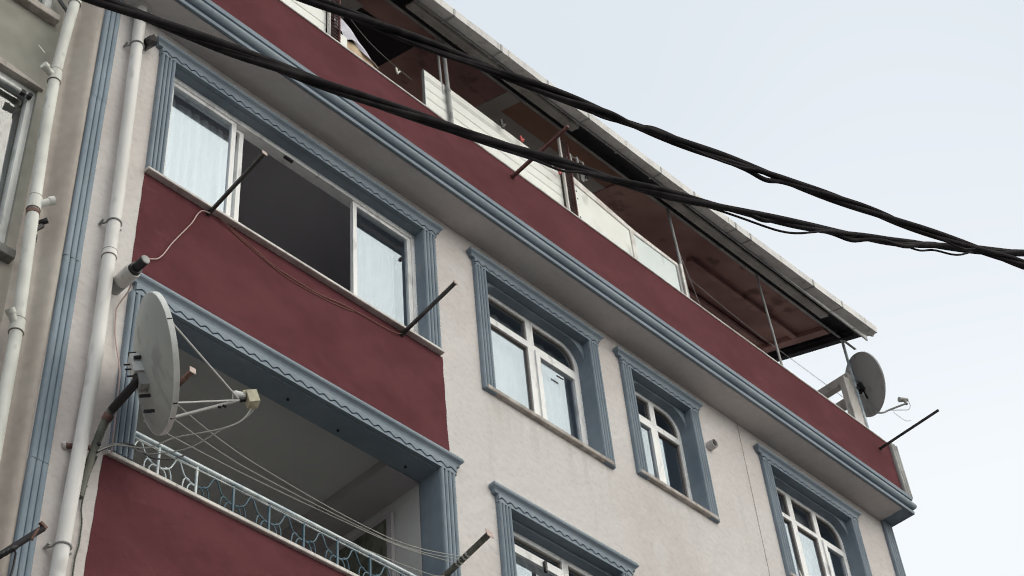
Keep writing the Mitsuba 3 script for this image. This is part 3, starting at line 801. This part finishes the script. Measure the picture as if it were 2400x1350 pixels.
dp = thing('drainpipe', 'clean cream drainpipe running down beside the blue corner strip to the soffit', 'drainpipe')
rp = [(4.296, -0.075, 13.47), (4.296, -0.08, 13.20), (4.312, -0.08, 12.2), (4.325, -0.08, 11.1), (4.322, -0.08, 10.45), (4.328, -0.08, 9.2), (4.300, -0.08, 8.3), (4.280, -0.08, 7.6), (4.28, -0.08, 0.05)]
PR = 0.049
put('pipe', tube(rp, PR, 24), 'pipe_plastic', dp, 40)
collar(dp, rp, PR, 10.452, 'collar', 0.055, 'pipe_plastic', 1.12)
for z in (10.79, 7.84, 12.95):
    x, y = np.interp(z, [q[2] for q in rp[::-1]], [q[0] for q in rp[::-1]]), -0.08
    ang = np.radians(np.arange(-30, 211, 15))
    ring = np.stack([x + PR * 1.09 * np.cos(ang), y - PR * 1.09 * np.sin(ang), np.full(len(ang), z)], 1)
    ring = np.vstack([[(x + PR * 1.5, 0.0, z)], ring, [(x - PR * 1.5, 0.0, z)]])
    put('clamp_ring', [tube(ring, 0.0075, 6), tube([(x - PR * 1.5, 0.0, z), (x - PR * 1.6, -0.06, z + 0.005)], 0.010, 8), tube([(x + PR * 1.35, -0.02, z), (x + PR * 1.5, -0.07, z - 0.01)], 0.008, 8)], 'galvanised', dp, 40)
put('ceiling_ring', tube([(4.296, -0.075, 13.470), (4.296, -0.075, 13.479)], 0.075, 20), 'beige_plaster', dp, 40)

# ------------------------------------------------------------------ satellite dishes


def dish(key, c, a, rad, e1, e2, lnb, arms, back_mat, rim_mat, depth=0.10, lip=0.032):
    c, a, e1, e2 = (np.array(q, float) for q in (c, a, e1, e2))
    a /= np.linalg.norm(a)
    th = np.linspace(0, 2 * np.pi, 73)
    rr = np.linspace(0, 1, 16)

    def surf(o):
        return sheet(lambda U, V: tuple((c[i] + rad * V * (np.cos(U) * e1[i] + np.sin(U) * e2[i]) + a[i] * (o - depth * (1 - V ** 2))) for i in range(3)), th, rr)
    put('reflector', [surf(0.0), surf(-0.005)], back_mat, key, 30)
    prof = [(1.0, -0.006), (1.012, -0.004), (1.016, lip), (1.0, lip + 0.003), (0.992, lip)]
    ring = sheet(lambda U, V: tuple(c[i] + rad * np.interp(V, range(5), [p[0] for p in prof]) * (np.cos(U) * e1[i] + np.sin(U) * e2[i]) + a[i] * np.interp(V, range(5), [p[1] for p in prof]) for i in range(3)), th, np.arange(5.0))
    put('rim', ring, rim_mat, key, 40)
    L = np.array(lnb)
    for k, (deg, r_) in enumerate(arms):
        t = math.radians(deg)
        p = c + rad * 1.0 * (math.cos(t) * e1 + math.sin(t) * e2) + a * 0.01
        put('stay_arm', tube([p, L - a * 0.03], r_, 8), 'stay_metal', key, 40)
        put('arm_bolt', tube([p - a * 0.012, p + a * 0.02], 0.009, 8), 'rod_metal', key, 40)
    return c, a, L


def rough_box(c, u, v, w, hu, hv, hw):
    u, v, w = (np.array(q, float) / np.linalg.norm(q) for q in (u, v, w))
    pts = [np.array(c) + i * hu * u + j * hv * v + k * hw * w for i in (-1, 1) for j in (-1, 1) for k in (-1, 1)]
    pts += [np.array(c) + 1.15 * k * hw * w for k in (-1, 1)]
    return trimesh.convex.convex_hull(np.array(pts))


d1 = thing('satellite_dish', 'large grey satellite dish seen from behind, on a bent mast beside the loggia', 'satellite dish')
c1, a1, L1 = dish(d1, [4.504, -0.53, 9.18], [0.848, -0.441, 0.294], 0.470, [-0.261, 0.136, 0.956], [-0.461, -0.887, 0.0], [5.045, -0.811, 8.985],
                  ((94, 0.0065), (164, 0.0065), (180, 0.011)), 'dish_paint', 'dish_rim', 0.095)
e1_, e2_ = np.array([-0.26, 0.135, 0.956]), np.array([-0.462, -0.887, 0.0])
m1 = c1 - a1 * 0.125 + e1_ * (-0.055)
put('mount_plate', [rough_box(m1 + e1_ * 0.035, a1, e2_, e1_, 0.035, 0.055, 0.075)], 'dish_rim', d1)
put('mount_bracket', [rough_box(m1 - e1_ * 0.10 + a1 * 0.015, a1, e2_, e1_, 0.030, 0.045, 0.05), bar(m1 + e1_ * 0.17 + e2_ * -0.02 + a1 * 0.015, m1 + e1_ * 0.02 + e2_ * -0.05, 0.012, 0.012), bar(m1 - e1_ * 0.05 + e2_ * -0.07 + a1 * 0.03, m1 - e1_ * 0.19 + e2_ * -0.03 + a1 * 0.06, 0.012, 0.012)], 'galvanised', d1)
for s_, t_ in ((0.10, -0.06), (0.17, -0.02), (-0.07, -0.075), (-0.19, -0.03), (0.06, 0.07), (-0.32, -0.03)):
    q = m1 + e1_ * s_ + e2_ * t_
    put('bolt', tube([q - a1 * 0.02, q + a1 * 0.05], 0.012, 8), 'black_plastic', d1, 40)
for s_ in (0.06, 0.02, -0.04):
    q = m1 + e1_ * s_
    put('stud', tube([q - a1 * 0.03, q - a1 * 0.075], 0.006, 6), 'black_plastic', d1, 40)
foot = m1 - e1_ * 0.05 - a1 * 0.01
put('mast_elbow', tube([(4.412, -0.235, 8.915), (4.420, -0.462, 8.995), (4.421, -0.486, 9.012), (4.416, -0.490, 9.04), foot + np.array([0, 0, 0.05])], 0.030, 12), 'mast_black', d1, 40)
put('mast', tube(smooth_path([(4.382, -0.030, 8.302), (4.400, -0.109, 8.665), (4.408, -0.175, 8.84), (4.412, -0.240, 8.925)], 16), 0.028, 12), 'mast_green', d1, 40)
put('mast_collar', tube([(4.409, -0.185, 8.858), (4.411, -0.212, 8.892)], 0.035, 12), 'rust', d1, 40)
put('wall_bracket', tube([(4.245, -0.008, 8.665), (4.385, -0.100, 8.665)], 0.019, 10), 'rust', d1, 40)
put('bracket_foot', tube([(4.236, 0.004, 8.665), (4.252, -0.012, 8.665)], 0.030, 10), 'marble_sill', d1, 40)
put('bracket_bolt', tube([(4.385, -0.10, 8.680), (4.41, -0.15, 8.682)], 0.014, 8), 'black_plastic', d1, 40)
d = L1
put('lnb_neck', tube([d - a1 * 0.03, d + a1 * 0.01], 0.016, 10), 'black_plastic', d1, 40)
put('lnb_horn', [tube([d + a1 * 0.015 + e1_ * 0.028, d - a1 * 0.055 + e1_ * 0.045], [0.026, 0.034], 14), tube([d - a1 * 0.056 + e1_ * 0.045, d - a1 * 0.064 + e1_ * 0.047], 0.030, 14)], 'dish_rim', d1, 40)
put('lnb_body', [rough_box(d + a1 * 0.055 + e1_ * 0.0, a1, e2_, e1_, 0.036, 0.042, 0.050), rough_box(d + a1 * 0.03 + e1_ * 0.045, a1, e2_, e1_, 0.03, 0.03, 0.014)], 'lnb_cream', d1)
put('arm_clip', [tube([d - a1 * 0.20 - e1_ * 0.03, d - a1 * 0.17 - e1_ * 0.05], 0.010, 6), tube([d - a1 * 0.16 - e1_ * 0.025, d - a1 * 0.135 - e1_ * 0.05], 0.010, 6)], 'black_plastic', d1)
put('coax_cable', tube(smooth_path([(4.41, -0.13, 8.64), (4.522, -0.20, 8.71), (4.691, -0.30, 8.655), (4.86, -0.45, 8.687), (5.0, -0.65, 8.804), (5.088, -0.78, 8.869), (5.12, -0.82, 8.935)], 40), 0.0045, 6), 'galvanised', d1, True)
put('coax_cable', tube(smooth_path([(4.41, -0.13, 8.63), (4.524, -0.20, 8.70), (4.655, -0.30, 8.682), (4.776, -0.45, 8.74), (4.949, -0.65, 8.772), (5.052, -0.76, 8.825), (5.099, -0.82, 8.93)], 40), 0.0045, 6), 'line_pale', d1, True)
put('coax_cable', tube(smooth_path([(4.41, -0.13, 8.62), (4.481, -0.12, 8.702), (4.584, -0.10, 8.807), (4.732, -0.05, 8.901), (4.889, 0.0, 8.924), (5.082, 0.03, 9.027), (5.209, 0.05, 9.142)], 40), 0.006, 6), 'mast_black', d1, True)

d2 = thing('satellite_dish', 'small dark grey satellite dish on the terrace corner post under the end of the roof', 'satellite dish')
c2, a2, L2 = dish(d2, [15.188, -0.36, 15.406], [0.82, -0.504, 0.271], 0.416, [-0.231, 0.142, 0.962], [-0.523, -0.852, 0.0], [15.626, -0.629, 15.181], (), 'dish_dark', 'dish_dark', 0.07, 0.016)
f1, f2 = np.array([-0.231, 0.142, 0.962]), np.array([-0.523, -0.852, 0.0])
m2 = c2 - a2 * 0.085 - f1 * 0.05
put('mount_bracket', [rough_box(m2, a2, f2, f1, 0.03, 0.055, 0.055), bar(m2 + f1 * 0.05 + f2 * 0.03, m2 + f1 * 0.15 - f2 * 0.03 + a2 * 0.03, 0.03, 0.03), bar(m2 - f2 * 0.03, m2 - f2 * 0.15 + f1 * 0.04 + a2 * 0.03, 0.03, 0.03), bar(m2 - f1 * 0.03, m2 - f1 * 0.16 - f2 * 0.02 + a2 * 0.03, 0.03, 0.03), bar(m2, np.array([15.08, -0.285, 15.30]), 0.06, 0.05)], 'black_plastic', d2)
rimb = c2 + 0.416 * (math.cos(math.radians(188)) * f1 + math.sin(math.radians(188)) * f2)
put('feed_arm', tube(smooth_path([m2 - f1 * 0.08 - a2 * 0.01, rimb - a2 * 0.03 - f1 * 0.01, rimb + a2 * 0.06 - f1 * 0.025, rimb + a2 * 0.16 + f1 * 0.0, L2 - a2 * 0.02 - f1 * 0.03], 24), 0.013, 8), 'galvanised', d2, 40)
put('lnb_body', [tube([L2 - f1 * 0.04, L2 + f1 * 0.015], 0.020, 10), tube([L2 - a2 * 0.07 + f1 * 0.05, L2 + a2 * 0.05 + f1 * 0.03], [0.036, 0.024], 12)], 'lnb_grey', d2, 40)
put('coax_cable', tube(smooth_path([L2 + a2 * 0.05 + f1 * 0.03, L2 + a2 * 0.04 - f1 * 0.06, L2 - a2 * 0.05 - f1 * 0.13, rimb + a2 * 0.2 - f1 * 0.0, rimb + a2 * 0.10 - f1 * 0.03], 24), 0.0045, 6), 'line_pale', d2, True)
put('loose_wire', tube(smooth_path([rimb + a2 * 0.22 - f1 * 0.03, rimb + a2 * 0.27 - f1 * 0.13, rimb + a2 * 0.33 - f1 * 0.20, rimb + a2 * 0.40 - f1 * 0.20], 16), 0.003, 6), 'line_pale', d2, True)

# ------------------------------------------------------------------ iron rods sticking out of the facade


def rod(label, base, tip, r, mat='rod_metal', plate=None, square=True):
    k = thing('iron_rod', label, 'metal rod')
    if square:
        put('bar', bar(base, tip, 2 * r, 2 * r), mat, k)
    else:
        put('bar', tube([base, tip], r, 10), mat, k, 40)
    b, t = np.array(base, float), np.array(tip, float)
    u = (t - b) / np.linalg.norm(t - b)
    put('anchor', tube([b + u * 0.005, b + u * 0.03], r * 1.7, 8), mat, k, 40)
    if plate:
        s = plate
        put('end_plate', rough_box(t + u * 0.004, u, (1, 0, 0), np.cross(u, (1, 0, 0)), 0.003, s, s), 'plate_rust', k)
    return k


rod('dark rod with a pale end plate below the left pane of the sliding window', (5.194, -0.0, 11.588), (5.194, -0.70, 11.734), 0.0135, plate=0.024)
rod('dark rod poking out below the right pane of the sliding window', (7.305, 0.0, 11.578), (7.305, -0.69, 11.706), 0.0135, plate=0.020)
k = rod('rusty rod with a square end plate that the clotheslines are tied to', (7.674, 0.0, 9.196), (7.674, -0.52, 9.320), 0.018, 'mast_green', 0.036)
put('knot', [tube([(7.674, y, 9.196 - y * 0.238), (7.674, y - 0.012, 9.199 - y * 0.238)], 0.028, 8) for y in (-0.16, -0.19, -0.235, -0.27)], 'line_pale', k)
rod('rusty rod with a pale cap behind the large satellite dish', (4.95, 0.06, 9.47), (4.95, -0.33, 9.522), 0.016, 'rust', 0.026)
rod('slim dark rod at the right end of the parapet, against the sky', (15.144, -0.325, 14.333), (15.144, -1.22, 14.379), 0.012)
rod('maroon painted rod crossing the white terrace boards', (8.653, -0.325, 14.435), (8.653, -1.135, 14.524), 0.016, 'maroon_metal')

# ------------------------------------------------------------------ clotheslines, wires
LINE1 = [(4.721, -0.10, 9.498), (5.688, -0.14, 9.194), (6.863, -0.20, 9.098), (7.674, -0.25, 9.256)]
LINE2 = [(4.721, -0.10, 9.320), (5.700, -0.13, 9.121), (6.881, -0.18, 9.091), (7.674, -0.215, 9.247)]
LINE3 = [(4.756, -0.08, 9.121), (5.718, -0.11, 9.084), (6.909, -0.15, 9.110), (7.674, -0.17, 9.236)]
LINE4 = [(4.755, -0.03, 8.982), (5.787, -0.03, 9.003), (7.555, -0.03, 9.141), (7.674, -0.03, 9.203)]
for la, pts in (('uppermost clothesline strung across the loggia', LINE1), ('second clothesline from the top across the loggia', LINE2), ('third clothesline from the top across the loggia', LINE3), ('lowest clothesline, running just above the loggia handrail', LINE4)):
    k = thing('clothesline', la, 'clothesline')
    scene[k] = mikit.ply(tube(smooth_path(pts, 40), 0.0032, 6), 'line_pale', True)


def wire(name, label, pts, r, mat, n=40):
    k = thing(name, label, 'wire')
    scene[k] = mikit.ply(tube(smooth_path(pts, n), r, 6), mat, True)
    return k


wire('wall_wire', 'pinkish wire looping over the maroon band and down past the flue pipe', [(5.19, -0.035, 11.575), (5.14, -0.03, 11.57), (5.03, -0.02, 11.34), (4.88, -0.02, 11.02), (4.77, -0.02, 10.77), (4.66, -0.03, 10.68), (4.57, -0.10, 10.50), (4.500, -0.155, 10.38), (4.475, -0.175, 10.27), (4.50, -0.12, 10.19), (4.475, -0.02, 10.04), (4.49, -0.015, 9.85), (4.55, -0.055, 9.40), (4.56, -0.055, 8.75)], 0.0055, 'wire_pink', 70)
wire('wall_wire', 'dark green wire hanging on the cream strip left of the lower maroon band', [(4.42, -0.12, 8.60), (4.425, -0.03, 8.45), (4.418, -0.015, 8.25), (4.44, -0.012, 8.12), (4.44, -0.012, 7.98), (4.425, -0.012, 7.84), (4.425, -0.012, 7.2)], 0.006, 'wire_green')
wire('wall_wire', 'thin grey wire running from the mast foot to the drainpipe', [(4.42, -0.05, 8.40), (4.37, -0.02, 8.26), (4.335, -0.02, 8.10), (4.33, -0.015, 7.86), (4.35, -0.015, 7.6), (4.37, -0.015, 7.2)], 0.0042, 'wire_green')
wire('drooping_cord', 'brown cord drooping along the top of the maroon band under the sliding window', [(5.27, -0.03, 11.60), (5.66, -0.015, 11.515), (5.92, -0.014, 11.45), (6.27, -0.014, 11.445), (6.68, -0.014, 11.51), (7.24, -0.02, 11.55), (7.30, -0.03, 11.575)], 0.0040, 'wire_brown')
wire('drooping_cord', 'faint brown cord just below the first along the maroon band', [(5.40, -0.012, 11.57), (5.75, -0.012, 11.47), (6.05, -0.012, 11.415), (6.40, -0.012, 11.435), (6.75, -0.012, 11.50)], 0.003, 'wire_brown')
wire('terrace_wire', 'grey wire strung along the terrace under the roof edge', [(6.45, -0.16, 15.55), (7.0, -0.16, 15.22), (7.45, -0.16, 15.16)], 0.0028, 'galvanised')
wire('terrace_wire', 'thin wire over the white metal sheet of the terrace', [(10.05, -0.24, 15.33), (10.6, -0.24, 15.20), (11.0, -0.24, 15.14), (11.52, -0.25, 15.12)], 0.004, 'galvanised')
wire('terrace_wire', 'thin wire stretched across the open right part of the terrace', [(11.55, -0.24, 15.15), (13.2, -0.22, 15.05), (14.85, -0.22, 15.05)], 0.0035, 'galvanised')
wire('terrace_wire', 'slanting thin wire right of the end post of the screens', [(11.60, -0.25, 15.65), (11.90, -0.25, 14.57)], 0.0035, 'galvanised')

# ------------------------------------------------------------------ flue, vent, lamp and small fittings
fl = thing('flue_pipe', 'thick grey flue pipe with a dark nozzle jutting from the wall above the large dish', 'flue pipe')
FX, FZ = 4.440, 10.245
put('pipe', tube([(FX, 0.01, FZ), (FX, -0.235, FZ + 0.005)], 0.058, 24), 'galvanised', fl, 40)
put('sleeve', tube([(FX, -0.09, FZ + 0.002), (FX, -0.24, FZ + 0.005)], 0.0595, 24), 'strip_metal', fl, 40)
put('dark_ring', tube([(FX, -0.240, FZ + 0.005), (FX, -0.275, FZ + 0.005)], 0.050, 20), 'black_plastic', fl, 40)
put('nozzle', tube([(FX, -0.275, FZ + 0.005), (FX, -0.375, FZ + 0.008)], 0.036, 18), 'mast_black', fl, 40)
put('nozzle_rim', tube([(FX, -0.375, FZ + 0.008), (FX, -0.383, FZ + 0.008)], [0.037, 0.034], 18), 'galvanised', fl, 40)
vt = thing('vent_pipe', 'short cream vent pipe with an open end in the wall between two arched windows', 'vent pipe')
ring = [(0.054, 0.01), (0.054, -0.085), (0.048, -0.088), (0.046, -0.085), (0.046, 0.0)]
th = np.linspace(0, 2 * np.pi, 33)
put('pipe', sheet(lambda U, V: (11.83 + np.interp(V, range(5), [p[0] for p in ring]) * np.cos(U), np.interp(V, range(5), [p[1] for p in ring]), 12.775 + np.interp(V, range(5), [p[0] for p in ring]) * np.sin(U)), th, np.arange(5.0)), 'beige_plaster', vt, 40)
put('dark_inside', tube([(11.83, -0.052, 12.775), (11.83, -0.056, 12.775)], 0.0455, 20), 'mast_black', vt, 40)  # black disc painted as the shade inside the open pipe
lamp = thing('floodlight', 'small black floodlight on the wall between the cream pipe and the sliding window', 'floodlight')
put('body', rough_box((4.415, -0.075, 13.10), (0.5, -0.5, 0.7), (0.8, 0.2, -0.5), (0.3, 0.85, 0.3), 0.062, 0.034, 0.034), 'black_plastic', lamp)
put('bracket', [bar((4.40, 0.0, 13.03), (4.41, -0.06, 13.08), 0.03, 0.012)], 'galvanised', lamp)
put('lens', rough_box((4.397, -0.085, 13.085), (0.5, -0.5, 0.7), (0.8, 0.2, -0.5), (0.3, 0.85, 0.3), 0.035, 0.028, 0.040), 'mast_black', lamp)
br = thing('iron_bracket', 'dark wall bracket wrapped with cable at the bottom left corner', 'bracket')
put('bar', bar((3.80, -0.05, 7.48), (4.055, -0.24, 7.78), 0.030, 0.030), 'mast_black', br)
put('wrapping', [tube(smooth_path([(3.83 + 0.02 * i, -0.08 - 0.015 * i, 7.50 + 0.022 * i), (3.86 + 0.02 * i, -0.13 - 0.012 * i, 7.555 + 0.02 * i), (3.90 + 0.02 * i, -0.10 - 0.015 * i, 7.60 + 0.018 * i), (3.87 + 0.02 * i, -0.08 - 0.015 * i, 7.55 + 0.02 * i)], 14), 0.011, 6) for i in range(4)], 'black_plastic', br, True)
put('hanging_tail', tube(smooth_path([(3.93, -0.15, 7.62), (3.955, -0.14, 7.60), (3.96, -0.13, 7.54), (3.95, -0.13, 7.44)], 14), 0.007, 6), 'mast_black', br, True)
put('rusty_tie', [tube(smooth_path([(4.03, -0.23, 7.77), (4.00, -0.24, 7.70), (3.99, -0.24, 7.66)], 8), 0.009, 6), bar((4.02, -0.245, 7.80), (4.07, -0.245, 7.775), 0.02, 0.02)], 'rust', br)
ty = thing('sill_tray', 'white tray with a blue marking on the sill of the narrow arched window', 'tray')
put('tray', [cb(11.32, 11.53, 0.0, 0.125, 11.742, 11.748, 0.002), cb(11.32, 11.53, -0.006, 0.0, 11.742, 11.775, 0.002), cb(11.53, 11.535, -0.006, 0.125, 11.742, 11.775, 0.002)], 'paper_white', ty)
put('marking', bx(11.36, 11.50, -0.0075, -0.0055, 11.750, 11.765), 'paper_blue', ty)

# ------------------------------------------------------------------ things on the terrace
cl = thing('hanging_cloth', 'lavender and tan cloth draped over the parapet at the left end of the terrace', 'cloth')


def drape(top, bot, mat, name, bulge, seed):
    top, bot = np.array(top, float), np.array(bot, float)
    su, sv = np.linspace(0, 1, 30), np.linspace(0, 1, 16)
    ft = lambda U, k, arr: np.interp(U, np.linspace(0, 1, len(arr)), arr[:, k])
    put(name, sheet(lambda U, V: (ft(U, 0, top) * (1 - V) + ft(U, 0, bot) * V, ft(U, 1, top) * (1 - V) + ft(U, 1, bot) * V - bulge * np.sin(U * 19 + V * 2 + seed) * (0.3 + V), ft(U, 2, top) * (1 - V) + ft(U, 2, bot) * V), su, sv), mat, cl, True)


drape([(6.27, -0.29, 15.04), (6.39, -0.28, 15.10), (6.55, -0.27, 15.00), (6.70, -0.27, 14.86), (6.86, -0.27, 14.72)],
      [(6.25, -0.30, 14.92), (6.31, -0.30, 14.84), (6.42, -0.30, 14.78), (6.53, -0.29, 14.85), (6.84, -0.28, 14.71)], 'cloth_lavender', 'upper_fold', 0.012, 0.0)
drape([(6.42, -0.27, 14.79), (6.52, -0.265, 14.86), (6.68, -0.26, 14.83), (6.83, -0.26, 14.74), (6.99, -0.26, 14.63)],
      [(6.42, -0.27, 14.60), (6.55, -0.27, 14.58), (6.70, -0.265, 14.58), (6.85, -0.265, 14.58), (7.01, -0.265, 14.58)], 'cloth_tan', 'lower_fold', 0.016, 1.0)
PEG = 'clothes pegs on the terrace'
for la, x, y, z, m in (('white clothes peg hanging on the wire in front of the dark terrace opening', 7.215, -0.165, 15.10, 'peg_white'), ('red clothes peg on the top edge of the white boards, right of their middle', 8.90, -0.308, 15.265, 'peg_red'),
                       ('red clothes peg on the white boards next to the louvred shutter', 9.46, -0.322, 15.155, 'peg_red'), ('black clothes peg on the top edge of the white boards, left of the red ones', 8.60, -0.308, 15.275, 'peg_black')):
    k = thing('clothes_peg', la, 'clothes peg', PEG)
    big = 1.7 if m == 'peg_black' else 1.2
    put('jaw', [bar((x - 0.012, y - 0.008, z + 0.03 * big), (x + 0.004, y - 0.012, z - 0.045 * big), 0.012 * big, 0.016 * big)], m, k)
    put('jaw', [bar((x + 0.03 * big, y - 0.010, z + 0.02), (x - 0.004, y - 0.014, z - 0.035 * big), 0.012 * big, 0.014 * big)], m, k)
hg = thing('drying_hanger', 'grey drying hanger with pegs and small laundry behind the louvred shutter', 'hanger')
hx, hy, hz = 9.90, -0.20, 15.72
put('frame_ring', tube([(hx + 0.19 * math.cos(t), hy + 0.09 * math.sin(t), hz + 0.02 * math.cos(t)) for t in np.linspace(0, 2 * np.pi, 30)], 0.009, 6, False), 'galvanised', hg, True)
put('hook', tube(smooth_path([(hx - 0.1, hy, hz + 0.01), (hx - 0.06, hy, hz + 0.12), (hx + 0.02, hy, hz + 0.17), (hx - 0.02, hy, hz + 0.19)], 14), 0.006, 6), 'galvanised', hg, True)
for i, t in enumerate(np.linspace(0.2, 6.2, 12)):
    x, y = hx + 0.19 * math.cos(t), hy + 0.09 * math.sin(t)
    put('peg', bar((x, y, hz + 0.03), (x + 0.01, y, hz - 0.07 - 0.03 * (i % 3)), 0.016, 0.02, up=(1, 0, 0.1)), 'strip_metal' if i % 2 else 'dish_rim', hg)
for i, (dx, L_, m) in enumerate(((-0.05, 0.20, 'black_plastic'), (0.06, 0.26, 'galvanised'), (0.12, 0.15, 'black_plastic'))):
    put('laundry', sheet(lambda U, V: (hx + dx + 0.07 * U + 0.01 * np.sin(V * 4), hy - 0.05 + 0.012 * np.sin(U * 7 + V * 3), hz - 0.04 - L_ * V * (0.85 + 0.15 * np.sin(U * 5))), np.linspace(0, 1, 10), np.linspace(0, 1, 10)), m, hg, True)

# ------------------------------------------------------------------ twisted power cables over the street


def bundle(label, cy, cz, x0, x1, seed, loops):
    k = thing('power_cable', label, 'power cable')
    dy0, dz0 = np.polyval(np.polyder(cy), x0), np.polyval(np.polyder(cz), x0)
    dy1, dz1 = np.polyval(np.polyder(cy), x1), np.polyval(np.polyder(cz), x1)
    xs_ = np.linspace(x0 - 3.0, x1 + 5.0, 900)
    xc = np.clip(xs_, x0, x1)
    ctr = np.stack([xs_, np.polyval(cy, xc) + np.where(xs_ < x0, dy0 * (xs_ - x0), 0) + np.where(xs_ > x1, dy1 * (xs_ - x1), 0), np.polyval(cz, xc) + np.where(xs_ < x0, dz0 * (xs_ - x0), 0) + np.where(xs_ > x1, dz1 * (xs_ - x1), 0)], 1)
    s = np.r_[0, np.cumsum(np.linalg.norm(np.diff(ctr, axis=0), axis=1))]
    t = np.gradient(ctr, axis=0)
    t /= np.linalg.norm(t, axis=1, keepdims=True)
    A = np.cross(t, [0, 0, 1.0])
    A /= np.linalg.norm(A, axis=1, keepdims=True)
    B_ = np.cross(A, t)
    for i in range(4):
        wob = meshkit.fbm(np.stack([s * 1.3 + 10 * i, s * 0 + seed, s * 0], 1), 3, seed=seed + i) - 0.5
        loose = np.clip(meshkit.noise(np.stack([s * 1.9 + 31 * i, s * 0, s * 0 + seed], 1), seed + 11 * i) - (0.66, 0.62, 0.7, 0.52)[i], 0, 1) * (0.01, 0.025, 0.0, 0.040)[i]
        for q, (lx, la, lw) in enumerate(loops):
            if (3, 1)[q % 2] == i:
                loose = loose + 0.75 * la * np.exp(-((xs_ - lx) / (1.35 * lw)) ** 2)
        ph = 2 * np.pi * (s / 1.15 + i / 4) + 2.2 * wob
        rad = 0.0088 + 0.009 * wob
        p = ctr + A * (rad * np.cos(ph))[:, None] + B_ * (rad * np.sin(ph) - loose)[:, None]
        put('strand', tube(p, (0.0112, 0.0088, 0.0098, 0.0042)[i], 8), 'cable_black', k, True)


LOOPS1 = [(2.803, 0.036, 0.075), (2.943, 0.030, 0.045), (3.361, 0.045, 0.12), (3.534, 0.028, 0.04), (3.696, 0.030, 0.05), (4.274, 0.028, 0.04), (4.540, 0.045, 0.07)]
LOOPS2 = [(2.797, 0.024, 0.05), (3.716, 0.030, 0.05), (3.825, 0.048, 0.13), (4.180, 0.026, 0.05), (4.568, 0.028, 0.05), (4.468, 0.040, 0.075), (4.767, 0.034, 0.07)]
bundle('upper of the two twisted black power cables crossing the street', [-0.000583056928, 0.00193068434, -0.1850892673, -5.048557326], [0.000743775627, -0.00246287436, 0.18580456, 5.23529978], 1.72, 4.945, 3, LOOPS1)
bundle('lower of the two twisted black power cables crossing the street', [-0.00222395516, 0.000984561168, -0.121007688, -5.00148205], [0.00302443762, -0.00133894059, 0.209777787, 5.00904709], 1.18, 5.215, 8, LOOPS2)
